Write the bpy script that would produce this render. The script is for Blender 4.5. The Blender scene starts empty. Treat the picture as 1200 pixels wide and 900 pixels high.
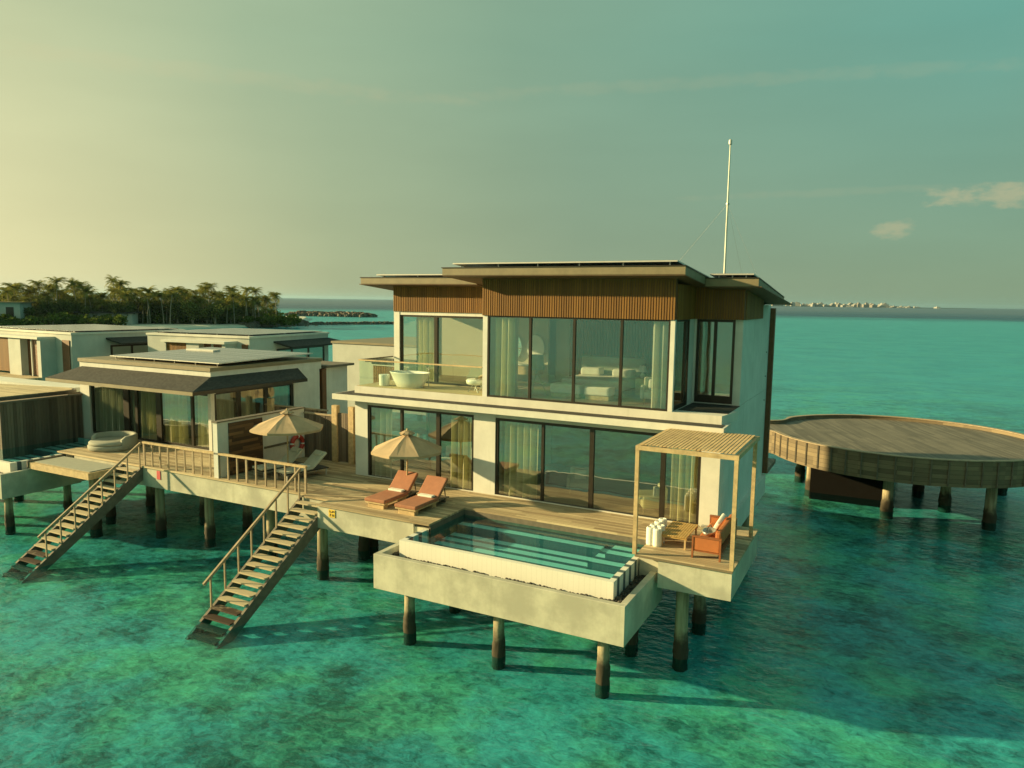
import bpy, bmesh, math, random
from mathutils import Vector, Matrix
random.seed(7)
R = math.radians
scene = bpy.context.scene
col = scene.collection

# ------------------------------------------------------------------ camera
cam_d = bpy.data.cameras.new("camera"); cam = bpy.data.objects.new("camera", cam_d); col.objects.link(cam)
YAW, PITCH, ROLL, FPX = 0.477049, 0.112566, -0.014222, 860.398
CAM = Vector((6.5375, -20.2063, 10.3751))
_cy, _sy, _cp, _sp = math.cos(YAW), math.sin(YAW), math.cos(PITCH), math.sin(PITCH)
_f = Vector((-_sy*_cp, _cy*_cp, -_sp)); _r0 = Vector((_cy, _sy, 0)); _u0 = _r0.cross(_f)
_r = _r0*math.cos(ROLL) - _u0*math.sin(ROLL); _u = _r0*math.sin(ROLL) + _u0*math.cos(ROLL)
M3 = Matrix((_r, _u, -_f)).transposed()
cam.matrix_world = Matrix.Translation(CAM) @ M3.to_4x4()
cam_d.sensor_width = 36.0; cam_d.lens = FPX/1200*36.0
cam_d.clip_start = 0.1; cam_d.clip_end = 90000
scene.camera = cam

# ------------------------------------------------------------------ sun, sky, exposure
SUN_EL = 16.0
SUN_TO = Vector((-0.925, -0.375, 0)).normalized()*math.cos(R(SUN_EL)); SUN_TO.z = math.sin(R(SUN_EL))
sun_d = bpy.data.lights.new("sun", 'SUN'); sun = bpy.data.objects.new("sun", sun_d); col.objects.link(sun)
sun_d.energy = 4.35; sun_d.angle = R(1.0); sun_d.color = (1.0, 0.79, 0.375)
sun.rotation_euler = (-SUN_TO).to_track_quat('-Z', 'Y').to_euler()
sun.location = (-60, -30, 40)

world = bpy.data.worlds.new("World"); scene.world = world; world.use_nodes = True
nt = world.node_tree; nt.nodes.clear()
def wn(t, **k):
    n = nt.nodes.new(t)
    for a, b in k.items(): setattr(n, a, b)
    return n
sky = wn('ShaderNodeTexSky', sky_type='NISHITA', sun_disc=False, sun_elevation=R(SUN_EL),
         sun_rotation=math.atan2(SUN_TO.x, SUN_TO.y), air_density=1.0, dust_density=0.6, ozone_density=1.0)
tint = wn('ShaderNodeMix', data_type='RGBA', blend_type='MULTIPLY'); tint.inputs['Factor'].default_value = 1
nt.links.new(sky.outputs[0], tint.inputs['A']); tint.inputs['B'].default_value = (0.92, 0.95, 0.56, 1)
geo = wn('ShaderNodeTexCoord')
def cloud_mask(dirv, half_w, half_h, soft, seed):
    """elliptical bank of cloud round one direction of the sky, broken up by noise"""
    d = Vector(dirv).normalized(); side = Vector((d.y, -d.x, 0)).normalized(); up = side.cross(d)
    out = []
    for ax, hw in ((side, half_w), (up, half_h)):
        dp = wn('ShaderNodeVectorMath', operation='DOT_PRODUCT'); nt.links.new(geo.outputs['Generated'], dp.inputs[0]); dp.inputs[1].default_value = ax
        m = wn('ShaderNodeMath', operation='DIVIDE'); nt.links.new(dp.outputs['Value'], m.inputs[0]); m.inputs[1].default_value = hw
        p = wn('ShaderNodeMath', operation='POWER'); ab = wn('ShaderNodeMath', operation='ABSOLUTE'); nt.links.new(m.outputs[0], ab.inputs[0])
        nt.links.new(ab.outputs[0], p.inputs[0]); p.inputs[1].default_value = 2.0; out.append(p)
    s = wn('ShaderNodeMath', operation='ADD'); nt.links.new(out[0].outputs[0], s.inputs[0]); nt.links.new(out[1].outputs[0], s.inputs[1])
    nz = wn('ShaderNodeTexNoise'); nz.inputs['Scale'].default_value = 34; nz.inputs['Detail'].default_value = 7; nz.inputs['Roughness'].default_value = .6
    mp = wn('ShaderNodeMapping'); mp.inputs['Location'].default_value = (seed, seed*2, 0); mp.inputs['Scale'].default_value = (1, 1, 2.2)
    nt.links.new(geo.outputs['Generated'], mp.inputs[0]); nt.links.new(mp.outputs[0], nz.inputs['Vector'])
    k = wn('ShaderNodeMath', operation='MULTIPLY_ADD'); nt.links.new(nz.outputs[0], k.inputs[0]); k.inputs[1].default_value = 4.4; k.inputs[2].default_value = -1.5
    sb = wn('ShaderNodeMath', operation='SUBTRACT'); nt.links.new(k.outputs[0], sb.inputs[0]); nt.links.new(s.outputs[0], sb.inputs[1])
    mr = wn('ShaderNodeMapRange', interpolation_type='SMOOTHSTEP'); nt.links.new(sb.outputs[0], mr.inputs[0]); mr.inputs[1].default_value = -soft; mr.inputs[2].default_value = 1.0
    mr.inputs[3].default_value = 0; mr.inputs[4].default_value = 1
    fr = wn('ShaderNodeVectorMath', operation='DOT_PRODUCT'); nt.links.new(geo.outputs['Generated'], fr.inputs[0]); fr.inputs[1].default_value = d
    g = wn('ShaderNodeMath', operation='GREATER_THAN'); nt.links.new(fr.outputs['Value'], g.inputs[0]); g.inputs[1].default_value = 0.3
    o = wn('ShaderNodeMath', operation='MULTIPLY'); nt.links.new(mr.outputs[0], o.inputs[0]); nt.links.new(g.outputs[0], o.inputs[1])
    return o.outputs[0]
def px_dir(u, v): return (_f*FPX + _r*(u-600) - _u*(v-450)).normalized()
sep = wn('ShaderNodeSeparateXYZ'); nt.links.new(geo.outputs['Generated'], sep.inputs[0])
sdot = wn('ShaderNodeVectorMath', operation='DOT_PRODUCT'); nt.links.new(geo.outputs['Generated'], sdot.inputs[0]); sdot.inputs[1].default_value = Vector((SUN_TO.x, SUN_TO.y, 0)).normalized()
s01 = wn('ShaderNodeMapRange'); nt.links.new(sdot.outputs['Value'], s01.inputs[0]); s01.inputs[1].default_value = -1; s01.inputs[2].default_value = 1
def lin(c): return tuple((((k/255+.055)/1.055)**2.4)/2.22*10 for k in c) + (1,)
def sky_ramp(stops):
    n = wn('ShaderNodeValToRGB'); nt.links.new(s01.outputs[0], n.inputs[0]); e = n.color_ramp.elements; n.color_ramp.interpolation = 'EASE' if False else 'LINEAR'
    while len(e) < len(stops): e.new(.5)
    for i, (p, c) in enumerate(stops): e[i].position = (p+1)/2; e[i].color = lin(c)
    return n.outputs[0]
low = sky_ramp(((-1, (126,150,124)), (-.47, (129,154,127)), (0, (139,157,130)), (.32, (167,175,137)), (.64, (226,217,166)), (1, (255,240,180))))
high = sky_ramp(((-1, (95,160,150)), (-.43, (106,165,150)), (.09, (134,168,143)), (.4, (164,186,152)), (.62, (199,206,162)), (1, (250,236,180))))
el = wn('ShaderNodeMapRange'); nt.links.new(sep.outputs[2], el.inputs[0]); el.inputs[1].default_value = 0.02; el.inputs[2].default_value = .31
haze = wn('ShaderNodeMix', data_type='RGBA'); nt.links.new(el.outputs[0], haze.inputs['Factor']); nt.links.new(low, haze.inputs['A']); nt.links.new(high, haze.inputs['B'])
hz_mix = wn('ShaderNodeMix', data_type='RGBA'); hz_mix.inputs['Factor'].default_value = .97; nt.links.new(tint.outputs['Result'], hz_mix.inputs['A']); nt.links.new(haze.outputs['Result'], hz_mix.inputs['B'])
un = wn('ShaderNodeTexNoise'); un.inputs['Scale'].default_value = 3.2; un.inputs['Detail'].default_value = 6; um = wn('ShaderNodeMapping'); um.inputs['Scale'].default_value = (1, 1, 5); nt.links.new(geo.outputs['Generated'], um.inputs[0]); nt.links.new(um.outputs[0], un.inputs['Vector'])
ur = wn('ShaderNodeMapRange'); nt.links.new(un.outputs[0], ur.inputs[0]); ur.inputs[1].default_value = .3; ur.inputs[2].default_value = .7; ur.inputs[3].default_value = .965; ur.inputs[4].default_value = 1.035
uv_ = wn('ShaderNodeVectorMath', operation='SCALE'); nt.links.new(hz_mix.outputs['Result'], uv_.inputs[0]); nt.links.new(ur.outputs[0], uv_.inputs['Scale'])
cur = uv_.outputs[0]
def add_cloud(cur, mask, colr, amt):
    f = wn('ShaderNodeMath', operation='MULTIPLY'); nt.links.new(mask, f.inputs[0]); f.inputs[1].default_value = amt
    mx = wn('ShaderNodeMix', data_type='RGBA'); nt.links.new(f.outputs[0], mx.inputs['Factor']); nt.links.new(cur, mx.inputs['A']); mx.inputs['B'].default_value = colr
    return mx.outputs['Result']
CLOUD = lin((218, 196, 150))
cur = add_cloud(cur, cloud_mask(px_dir(1165, 228), (.085), .013, .5, 3.1), CLOUD, .38)
cur = add_cloud(cur, cloud_mask(px_dir(1047, 268), .022, .012, .5, 8.3), CLOUD, .32)
cur = add_cloud(cur, cloud_mask(px_dir(240, 85), .30, .010, .9, 1.7), CLOUD, .10)
cur = add_cloud(cur, cloud_mask(px_dir(840, 95), .42, .008, .9, 5.2), CLOUD, .07)
cur = add_cloud(cur, cloud_mask(px_dir(960, 226), .16, .005, .9, 6.9), CLOUD, .06)
bg = wn('ShaderNodeBackground'); bg.inputs['Strength'].default_value = 0.10
nt.links.new(cur, bg.inputs['Color'])
wo = wn('ShaderNodeOutputWorld'); nt.links.new(bg.outputs[0], wo.inputs[0])

scene.view_settings.view_transform = 'Standard'; scene.view_settings.look = 'None'
scene.view_settings.exposure = 1.15; scene.view_settings.gamma = 1.0; scene.view_settings.use_curve_mapping = False
scene.render.engine = 'CYCLES'
cy = scene.cycles
cy.use_denoising = True; cy.max_bounces = 8; cy.diffuse_bounces = 3; cy.glossy_bounces = 4; cy.transmission_bounces = 6
cy.transparent_max_bounces = 16; cy.caustics_reflective = False; cy.caustics_refractive = False; cy.sample_clamp_indirect = 6.0

# ------------------------------------------------------------------ material helpers
class NT:
    def __init__(s, name):
        s.m = bpy.data.materials.new(name); s.m.use_nodes = True; s.t = s.m.node_tree; s.t.nodes.clear()
        s.out = s.n('ShaderNodeOutputMaterial')
        s.pos = s.n('ShaderNodeNewGeometry').outputs['Position']
    def n(s, t, **k):
        n = s.t.nodes.new(t)
        for a, b in k.items(): setattr(n, a, b)
        return n
    def link(s, a, b): s.t.links.new(a, b)
    def put(s, sock, v):
        if hasattr(v, 'is_output'): s.link(v, sock)
        else: sock.default_value = v
    def math(s, op, a, b=0.0, c=0.0):
        n = s.n('ShaderNodeMath', operation=op); s.put(n.inputs[0], a); s.put(n.inputs[1], b); s.put(n.inputs[2], c); return n.outputs[0]
    def mapping(s, vec, scale=(1,1,1), loc=(0,0,0), rot=(0,0,0)):
        n = s.n('ShaderNodeMapping'); s.link(vec, n.inputs[0]); n.inputs['Scale'].default_value = scale; n.inputs['Location'].default_value = loc; n.inputs['Rotation'].default_value = rot; return n.outputs[0]
    def noise(s, vec, scale, detail=4, rough=.55, dist=0.0):
        n = s.n('ShaderNodeTexNoise'); s.link(vec, n.inputs['Vector']); n.inputs['Scale'].default_value = scale
        n.inputs['Detail'].default_value = detail; n.inputs['Roughness'].default_value = rough; n.inputs['Distortion'].default_value = dist; return n.outputs[0]
    def ramp(s, f, stops, interp='LINEAR'):
        n = s.n('ShaderNodeValToRGB'); s.put(n.inputs[0], f); e = n.color_ramp.elements; n.color_ramp.interpolation = interp
        while len(e) < len(stops): e.new(.5)
        for i, (p, c) in enumerate(stops): e[i].position = p; e[i].color = (c[0], c[1], c[2], 1)
        return n.outputs[0]
    def mix(s, f, a, b, blend='MIX'):
        n = s.n('ShaderNodeMix', data_type='RGBA', blend_type=blend); s.put(n.inputs['Factor'], f)
        for k, v in (('A', a), ('B', b)):
            if hasattr(v, 'is_output'): s.link(v, n.inputs[k])
            else: n.inputs[k].default_value = (v[0], v[1], v[2], 1)
        return n.outputs['Result']
    def rng(s, v, a, b, c=0., d=1., smooth=True):
        n = s.n('ShaderNodeMapRange'); n.interpolation_type = 'SMOOTHSTEP' if smooth else 'LINEAR'
        s.put(n.inputs[0], v); n.inputs[1].default_value = a; n.inputs[2].default_value = b; n.inputs[3].default_value = c; n.inputs[4].default_value = d; return n.outputs[0]
    def bump(s, h, strength=.3, dist=.02):
        n = s.n('ShaderNodeBump'); n.inputs['Strength'].default_value = strength; n.inputs['Distance'].default_value = dist; s.link(h, n.inputs['Height']); return n.outputs[0]
    def dot(s, vec, ax):
        n = s.n('ShaderNodeVectorMath', operation='DOT_PRODUCT'); s.link(vec, n.inputs[0]); n.inputs[1].default_value = ax; return n.outputs['Value']
    def schlick(s, f0, nrm=None):
        # reflectance that is the same from either side of a thin surface, so light passes both ways
        l = s.n('ShaderNodeLayerWeight'); l.inputs['Blend'].default_value = .5
        if nrm is not None: s.link(nrm, l.inputs['Normal'])
        return s.math('MULTIPLY_ADD', s.math('POWER', l.outputs['Facing'], 5.0), 1-f0, f0)
    def comb(s, x, y, z=0.0):
        n = s.n('ShaderNodeCombineXYZ'); s.put(n.inputs[0], x); s.put(n.inputs[1], y); s.put(n.inputs[2], z); return n.outputs[0]
    def bsdf(s, colr, rough=.6, metal=0., nrm=None, spec=None, **k):
        b = s.n('ShaderNodeBsdfPrincipled'); 
        if hasattr(colr, 'is_output'): s.link(colr, b.inputs['Base Color'])
        else: b.inputs['Base Color'].default_value = (colr[0], colr[1], colr[2], 1)
        s.put(b.inputs['Roughness'], rough); b.inputs['Metallic'].default_value = metal
        if nrm is not None: s.link(nrm, b.inputs['Normal'])
        if spec is not None: b.inputs['Specular IOR Level'].default_value = spec
        for a, v in k.items(): b.inputs[a].default_value = v
        s.link(b.outputs[0], s.out.inputs[0]); return b

def plain(name, c, rough=.6, var=.18, scale=3., metal=0., bump=.0, spec=None):
    t = NT(name); f = t.noise(t.pos, scale, 6, .6)
    lo = [x*(1-var) for x in c]; hi = [min(1, x*(1+var)) for x in c]
    cl = t.ramp(f, ((.3, lo), (.7, hi)))
    nb = t.bump(t.noise(t.pos, scale*12, 4), bump, .01) if bump else None
    t.bsdf(cl, rough, metal, nb, spec); return t.m

def render_wall(name, c, stain=.22, blotch=.16):
    """painted plaster: soft blotches, run-off streaks"""
    t = NT(name)
    b = t.noise(t.pos, .9, 6, .62); st = t.noise(t.mapping(t.pos, (4.5, 4.5, .28)), 1.0, 5, .6); fine = t.noise(t.pos, 9, 4)
    c0 = t.mix(t.rng(b, .35, .7), [x*(1-blotch) for x in c], c)
    c1 = t.mix(t.math('MULTIPLY', t.rng(st, .52, .78), stain), c0, (c[0]*.55, c[1]*.56, c[2]*.5))
    c2 = t.mix(t.math('MULTIPLY', t.rng(fine, .4, .8), .08), c1, (c[0]*.7, c[1]*.7, c[2]*.65))
    t.bsdf(c2, .8, 0, t.bump(fine, .15, .01)); return t.m

def planks(name, ca, cb, ang=0.0, w=.14, gapc=.35, blen=2.6, stain=.5, rough=.75, vert=False):
    """boards running along direction ang (degrees in plan); each board its own tone and grain"""
    t = NT(name); a = R(ang)
    if vert: al = t.dot(t.pos, (0, 0, 1)); ac = t.dot(t.pos, (math.cos(a), math.sin(a), 0))
    else: al = t.dot(t.pos, (math.cos(a), math.sin(a), 0)); ac = t.dot(t.pos, (-math.sin(a), math.cos(a), 0.001))
    d = t.math('DIVIDE', ac, w); i = t.math('FLOOR', d); fr = t.math('FRACT', d)
    w1 = t.n('ShaderNodeTexWhiteNoise', noise_dimensions='1D'); t.link(i, w1.inputs['W'])
    j = t.math('FLOOR', t.math('ADD', t.math('DIVIDE', al, blen), t.math('MULTIPLY', w1.outputs['Value'], 5.)))
    w2 = t.n('ShaderNodeTexWhiteNoise', noise_dimensions='2D'); t.link(t.comb(i, j), w2.inputs['Vector'])
    grain = t.noise(t.comb(t.math('MULTIPLY', al, .8), t.math('MULTIPLY', ac, 22.), t.math('MULTIPLY', w2.outputs['Value'], 30.)), 1.6, 5, .6)
    f = t.math('ADD', t.math('MULTIPLY', w2.outputs['Value'], .62), t.math('MULTIPLY', grain, .42))
    c = t.ramp(f, ((.12, ca), (.85, cb)))
    big = t.noise(t.pos, .7, 5, .6); c = t.mix(t.math('MULTIPLY', t.rng(big, .45, .75), stain), c, [x*.62 for x in ca])
    gap = t.math('MAXIMUM', t.math('LESS_THAN', fr, .05), t.math('GREATER_THAN', fr, .95))
    c = t.mix(t.math('MULTIPLY', gap, 1-gapc), c, (.02, .017, .012))
    t.bsdf(c, rough, 0, t.bump(grain, .25, .006)); return t.m

def boards(name, ca, cb, rough=.7):
    """separate boards in one mesh: every board gets a tone of its own"""
    t = NT(name); g = t.n('ShaderNodeNewGeometry'); rnd = g.outputs['Random Per Island']
    gr = t.noise(t.mapping(t.pos, (9, 9, 1.2)), 2.2, 5, .62)
    c = t.ramp(t.math('ADD', t.math('MULTIPLY', rnd, .65), t.math('MULTIPLY', gr, .4)), ((.1, ca), (.9, cb)))
    t.bsdf(c, rough, 0, t.bump(gr, .2, .006)); return t.m

MT = {}
def rows(name, ca, cb, hgt, ln=.9):
    t = NT(name); z = t.dot(t.pos, (0, 0, 1)); i = t.math('FLOOR', t.math('DIVIDE', z, hgt)); u = t.math('ADD', t.dot(t.pos, (1, 0, 0)), t.math('MULTIPLY', t.dot(t.pos, (0, 1, 0)), .97))
    wi = t.n('ShaderNodeTexWhiteNoise', noise_dimensions='1D'); t.link(i, wi.inputs['W'])
    x = t.math('FLOOR', t.math('ADD', t.math('DIVIDE', u, ln), t.math('MULTIPLY', wi.outputs['Value'], 4.)))
    w = t.n('ShaderNodeTexWhiteNoise', noise_dimensions='2D'); t.link(t.comb(i, x), w.inputs['Vector'])
    gr = t.noise(t.mapping(t.pos, (1.2, 1.2, 18)), 1.8, 5, .6); f = t.math('ADD', t.math('MULTIPLY', t.math('POWER', w.outputs['Value'], 2.), .6), t.math('MULTIPLY', gr, .45))
    c = t.ramp(f, ((.2, ca), (.95, cb))); gap = t.math('LESS_THAN', t.math('FRACT', t.math('DIVIDE', z, hgt)), .08)
    c = t.mix(t.math('MULTIPLY', gap, .7), c, (.01, .008, .005)); t.bsdf(c, .6, 0, t.bump(gr, .2, .005)); return t.m
def jetty_side():
    t = NT('jetty_cladding'); z = t.dot(t.pos, (0, 0, 1)); i = t.math('FLOOR', t.math('DIVIDE', z, .21)); x = t.math('FLOOR', t.math('DIVIDE', t.math('ADD', t.dot(t.pos, (1, 0, 0)), t.math('MULTIPLY', t.dot(t.pos, (0, 1, 0)), .6)), .75))
    w = t.n('ShaderNodeTexWhiteNoise', noise_dimensions='2D'); t.link(t.comb(i, x), w.inputs['Vector'])
    gr = t.noise(t.mapping(t.pos, (1.2, 1.2, 16)), 1.8, 5, .6); f = t.math('ADD', t.math('MULTIPLY', w.outputs['Value'], .5), t.math('MULTIPLY', gr, .55))
    c = t.ramp(f, ((.15, (.10, .073, .043)), (.9, (.27, .205, .12))))
    gap = t.math('LESS_THAN', t.math('FRACT', t.math('DIVIDE', z, .21)), .07); c = t.mix(t.math('MULTIPLY', gap, .7), c, (.02, .016, .01))
    t.bsdf(c, .75, 0, t.bump(gr, .25, .008)); return t.m
MT['white'] = render_wall('white_render', (.70, .69, .63), .34, .14)
MT['slab'] = render_wall('slab_render', (.68, .66, .58), .25, .14)
MT['basin'] = render_wall('basin_render', (.58, .56, .44), .42, .36)
MT['wall_grey'] = render_wall('grey_render', (.50, .51, .46), .2, .12)
MT['deck'] = planks('weathered_deck_boards', (.24, .17, .095), (.62, .49, .30), 0, .14, .35, 2.8, .35)
MT['deck_light'] = planks('pale_deck_boards', (.42, .32, .18), (.66, .52, .31), 0, .14, .5, 3.2, .3)
MT['jetty'] = planks('jetty_boards', (.095, .083, .063), (.195, .168, .128), 112, .17, .45, 4., .45)
MT['jetty_side'] = jetty_side()
MT['wood_slat'] = boards('brown_battens', (.155, .068, .010), (.265, .122, .019))
MT['wood_fence'] = boards('dark_fence_boards', (.055, .038, .026), (.20, .15, .105))
MT['wood_pale'] = plain('pale_timber', (.50, .36, .19), .65, .25, 6)
MT['teak'] = plain('golden_teak', (.50, .32, .11), .6, .2, 6)
MT['wood_rail'] = plain('weathered_handrail', (.33, .25, .16), .65, .25, 6)
MT['stair'] = boards('stair_boards', (.30, .235, .15), (.55, .45, .29))
MT['stair_dark'] = plain('stringer_timber', (.14, .115, .085), .7, .25, 5)
MT['door_wood'] = rows('door_boards', (.05, .022, .009), (.30, .15, .06), .13)
MT['fin'] = plain('brown_fin', (.16, .065, .025), .55, .2, 5)
MT['bronze'] = plain('bronze_frame', (.035, .027, .018), .4, .2, 5, .3)
MT['fascia'] = plain('tan_fascia', (.205, .165, .095), .55, .15, 3)
MT['soffit'] = plain('brown_soffit', (.13, .075, .035), .6, .2, 3)
MT['metal_edge'] = plain('alu_edge', (.55, .54, .50), .4, .05, 3, .3)
MT['steel'] = plain('grey_metal', (.45, .44, .40), .4, .1, 3, .5)
MT['mast'] = plain('mast_paint', (.70, .68, .58), .5, .1, 3)
def cloth(name, c):
    t = NT(name); f = t.noise(t.pos, 2., 4); cl = t.mix(t.math('MULTIPLY', f, .25), c, [x*.6 for x in c])
    d = t.n('ShaderNodeBsdfDiffuse'); t.link(cl, d.inputs[0]); tr = t.n('ShaderNodeBsdfTranslucent'); t.link(cl, tr.inputs[0])
    m = t.n('ShaderNodeMixShader'); m.inputs[0].default_value = .5; t.link(d.outputs[0], m.inputs[1]); t.link(tr.outputs[0], m.inputs[2]); t.link(m.outputs[0], t.out.inputs[0]); return t.m
MT['curtain'] = cloth('cream_linen', (.92, .86, .54))
MT['sheer'] = cloth('pale_sheer', (.74, .74, .60))
MT['linen'] = plain('white_linen', (.78, .75, .66), .9, .06, 3)
MT['tan_fabric'] = plain('parasol_cloth', (.44, .32, .20), .9, .10, 3)
MT['coral_fabric'] = plain('terracotta_cushion', (.37, .155, .088), .85, .10, 4)
MT['orange'] = plain('orange_upholstery', (.44, .14, .04), .75, .10, 4)
MT['teak_dark'] = plain('red_brown_teak', (.27, .09, .03), .55, .2, 6)
MT['grey_fabric'] = plain('grey_cushion', (.33, .33, .27), .9, .08, 5)
MT['cream_fabric'] = plain('cream_cushion', (.60, .57, .45), .9, .08, 5)
MT['black_frame'] = plain('dark_frame', (.03, .03, .028), .5, .2, 4)
MT['ceramic'] = plain('white_ceramic', (.80, .79, .74), .25, .03, 3)
MT['towel'] = plain('white_towel', (.80, .78, .70), .95, .06, 8, bump=.3)
MT['red'] = plain('ring_red', (.42, .045, .03), .5, .1, 5)
MT['yellow'] = plain('sign_yellow', (.75, .50, .06), .5, .05, 5)
MT['pink'] = plain('sign_red', (.60, .10, .10), .5, .05, 5)
MT['ink'] = plain('sign_ink', (.12, .08, .02), .5, .05, 5)
MT['pebble'] = boards('dark_pebbles', (.015, .013, .011), (.085, .075, .06))
MT['shade_black'] = plain('painted_shade', (.008, .007, .006), .9, .1, 3, spec=.1)  # near-black standing in for the shade below the jetty
MT['rock'] = plain('boulder', (.17, .145, .115), .9, .4, 1.2)
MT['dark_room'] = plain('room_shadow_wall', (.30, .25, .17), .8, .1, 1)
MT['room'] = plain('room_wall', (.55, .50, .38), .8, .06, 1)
MT['room_floor'] = planks('oak_floor', (.22, .145, .08), (.34, .23, .13), 0, .18, .6, 2., .1, .4)
MT['mirror'] = plain('mirror_glass', (.85, .85, .80), .05, .01, 1, 1.)
def shingle():
    t = NT('dark_shingles'); a = t.dot(t.pos, (1, 0, 0)); b = t.dot(t.pos, (0, 1, 0)); c = t.dot(t.pos, (0, 0, 1))
    row = t.math('FLOOR', t.math('DIVIDE', c, .035)); k = t.math('FLOOR', t.math('DIVIDE', t.math('ADD', a, t.math('ADD', b, t.math('MULTIPLY', row, .37))), .14))
    w = t.n('ShaderNodeTexWhiteNoise', noise_dimensions='2D'); t.link(t.comb(row, k), w.inputs['Vector'])
    f = t.math('ADD', t.math('MULTIPLY', w.outputs['Value'], .7), t.math('MULTIPLY', t.noise(t.pos, 2, 5), .4))
    t.bsdf(t.ramp(f, ((.1, (.016, .015, .013)), (.95, (.045, .042, .036)))), .85); return t.m
MT['shingle'] = shingle()
def pile_mat():
    t = NT('concrete_pile'); z = t.dot(t.pos, (0, 0, 1)); nz = t.noise(t.pos, 2.5, 6, .65)
    str_ = t.noise(t.mapping(t.pos, (5, 5, .5)), 1.6, 5)
    dry = t.mix(t.rng(str_, .35, .7), (.46, .39, .25), (.24, .19, .11))
    tide = t.rng(t.math('ADD', z, t.math('MULTIPLY', nz, -.9)), .1, .65)
    t.bsdf(t.mix(tide, (.05, .038, .022), dry), .85, 0, t.bump(nz, .4, .03)); return t.m
MT['pile'] = pile_mat()
def stair_wet():
    t = NT('stair_boards_with_tide_line'); z = t.dot(t.pos, (0, 0, 1)); g = t.n('ShaderNodeNewGeometry')
    gr = t.noise(t.mapping(t.pos, (2, 14, 2)), 2.0, 5); c = t.ramp(t.math('ADD', t.math('MULTIPLY', g.outputs['Random Per Island'], .5), t.math('MULTIPLY', gr, .5)), ((.15, (.33, .26, .165)), (.9, (.60, .50, .33))))
    tide = t.rng(t.math('ADD', z, t.math('MULTIPLY', t.noise(t.pos, 3, 4), .3)), .62, .74)
    t.bsdf(t.mix(tide, (.045, .024, .012), c), .7); return t.m
MT['stair'] = stair_wet()
def solar():
    t = NT('solar_glass'); x = t.dot(t.pos, (1, 0, 0)); y = t.dot(t.pos, (0, 1, 0))
    g = t.math('MAXIMUM', t.math('LESS_THAN', t.math('FRACT', t.math('DIVIDE', x, 1.02)), .035), t.math('LESS_THAN', t.math('FRACT', t.math('DIVIDE', y, 1.65)), .025))
    t.bsdf(t.mix(g, (.05, .055, .06), (.5, .5, .46)), .16, 0, None, .7); return t.m
MT['solar'] = solar()
def leaf(name, a, b):
    t = NT(name); g = t.n('ShaderNodeNewGeometry')
    c = t.ramp(t.math('ADD', t.math('MULTIPLY', g.outputs['Random Per Island'], .6), t.math('MULTIPLY', t.noise(t.pos, .25, 4), .5)), ((.15, a), (.9, b)))
    d = t.n('ShaderNodeBsdfDiffuse'); t.link(c, d.inputs[0]); tr = t.n('ShaderNodeBsdfTranslucent'); t.link(c, tr.inputs[0])
    m = t.n('ShaderNodeMixShader'); m.inputs[0].default_value = .35; t.link(d.outputs[0], m.inputs[1]); t.link(tr.outputs[0], m.inputs[2]); t.link(m.outputs[0], t.out.inputs[0]); return t.m
MT['palm'] = leaf('palm_leaf', (.06, .085, .022), (.36, .33, .08))
MT['leaf'] = leaf('broad_leaf', (.045, .07, .02), (.21, .22, .06))
MT['bush'] = leaf('bush_leaf', (.05, .085, .015), (.15, .19, .035))
MT['trunk'] = plain('palm_trunk', (.30, .26, .19), .9, .3, 2)
MT['sand'] = plain('beach_sand', (.62, .58, .46), .9, .12, .15)
MT['city'] = None
def city():
    t = NT('city_render'); oi = t.n('ShaderNodeObjectInfo')
    t.bsdf(t.ramp(oi.outputs['Random'], ((0, (.33, .32, .29)), (.45, (.26, .26, .24)), (.7, (.22, .19, .16)), (1, (.31, .31, .29)))), .8); return t.m
MT['city'] = city()

def glass(name, refl, tintc, wob=.0006):
    t = NT(name)
    nz = t.noise(t.mapping(t.pos, (1, 1, .6)), 1.1, 2); nb = t.bump(nz, 1.0, wob*10)
    tr = t.n('ShaderNodeBsdfTransparent'); tr.inputs[0].default_value = (*tintc, 1)
    gl = t.n('ShaderNodeBsdfGlossy'); gl.inputs[0].default_value = (.95, 1, .96, 1); gl.inputs['Roughness'].default_value = .004; t.link(nb, gl.inputs['Normal'])
    f = t.math('MINIMUM', t.math('ADD', t.schlick(.04), refl), 1.0)
    m = t.n('ShaderNodeMixShader'); t.link(f, m.inputs[0]); t.link(tr.outputs[0], m.inputs[1]); t.link(gl.outputs[0], m.inputs[2]); t.link(m.outputs[0], t.out.inputs[0]); return t.m
MT['glass'] = glass('coated_glass', .30, (.90, .95, .88))
MT['glass_up'] = glass('upper_glass', .25, (.95, 1, .95))
MT['glass_rail'] = glass('railing_glass', .05, (.88, .96, .88), .0001)

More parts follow.
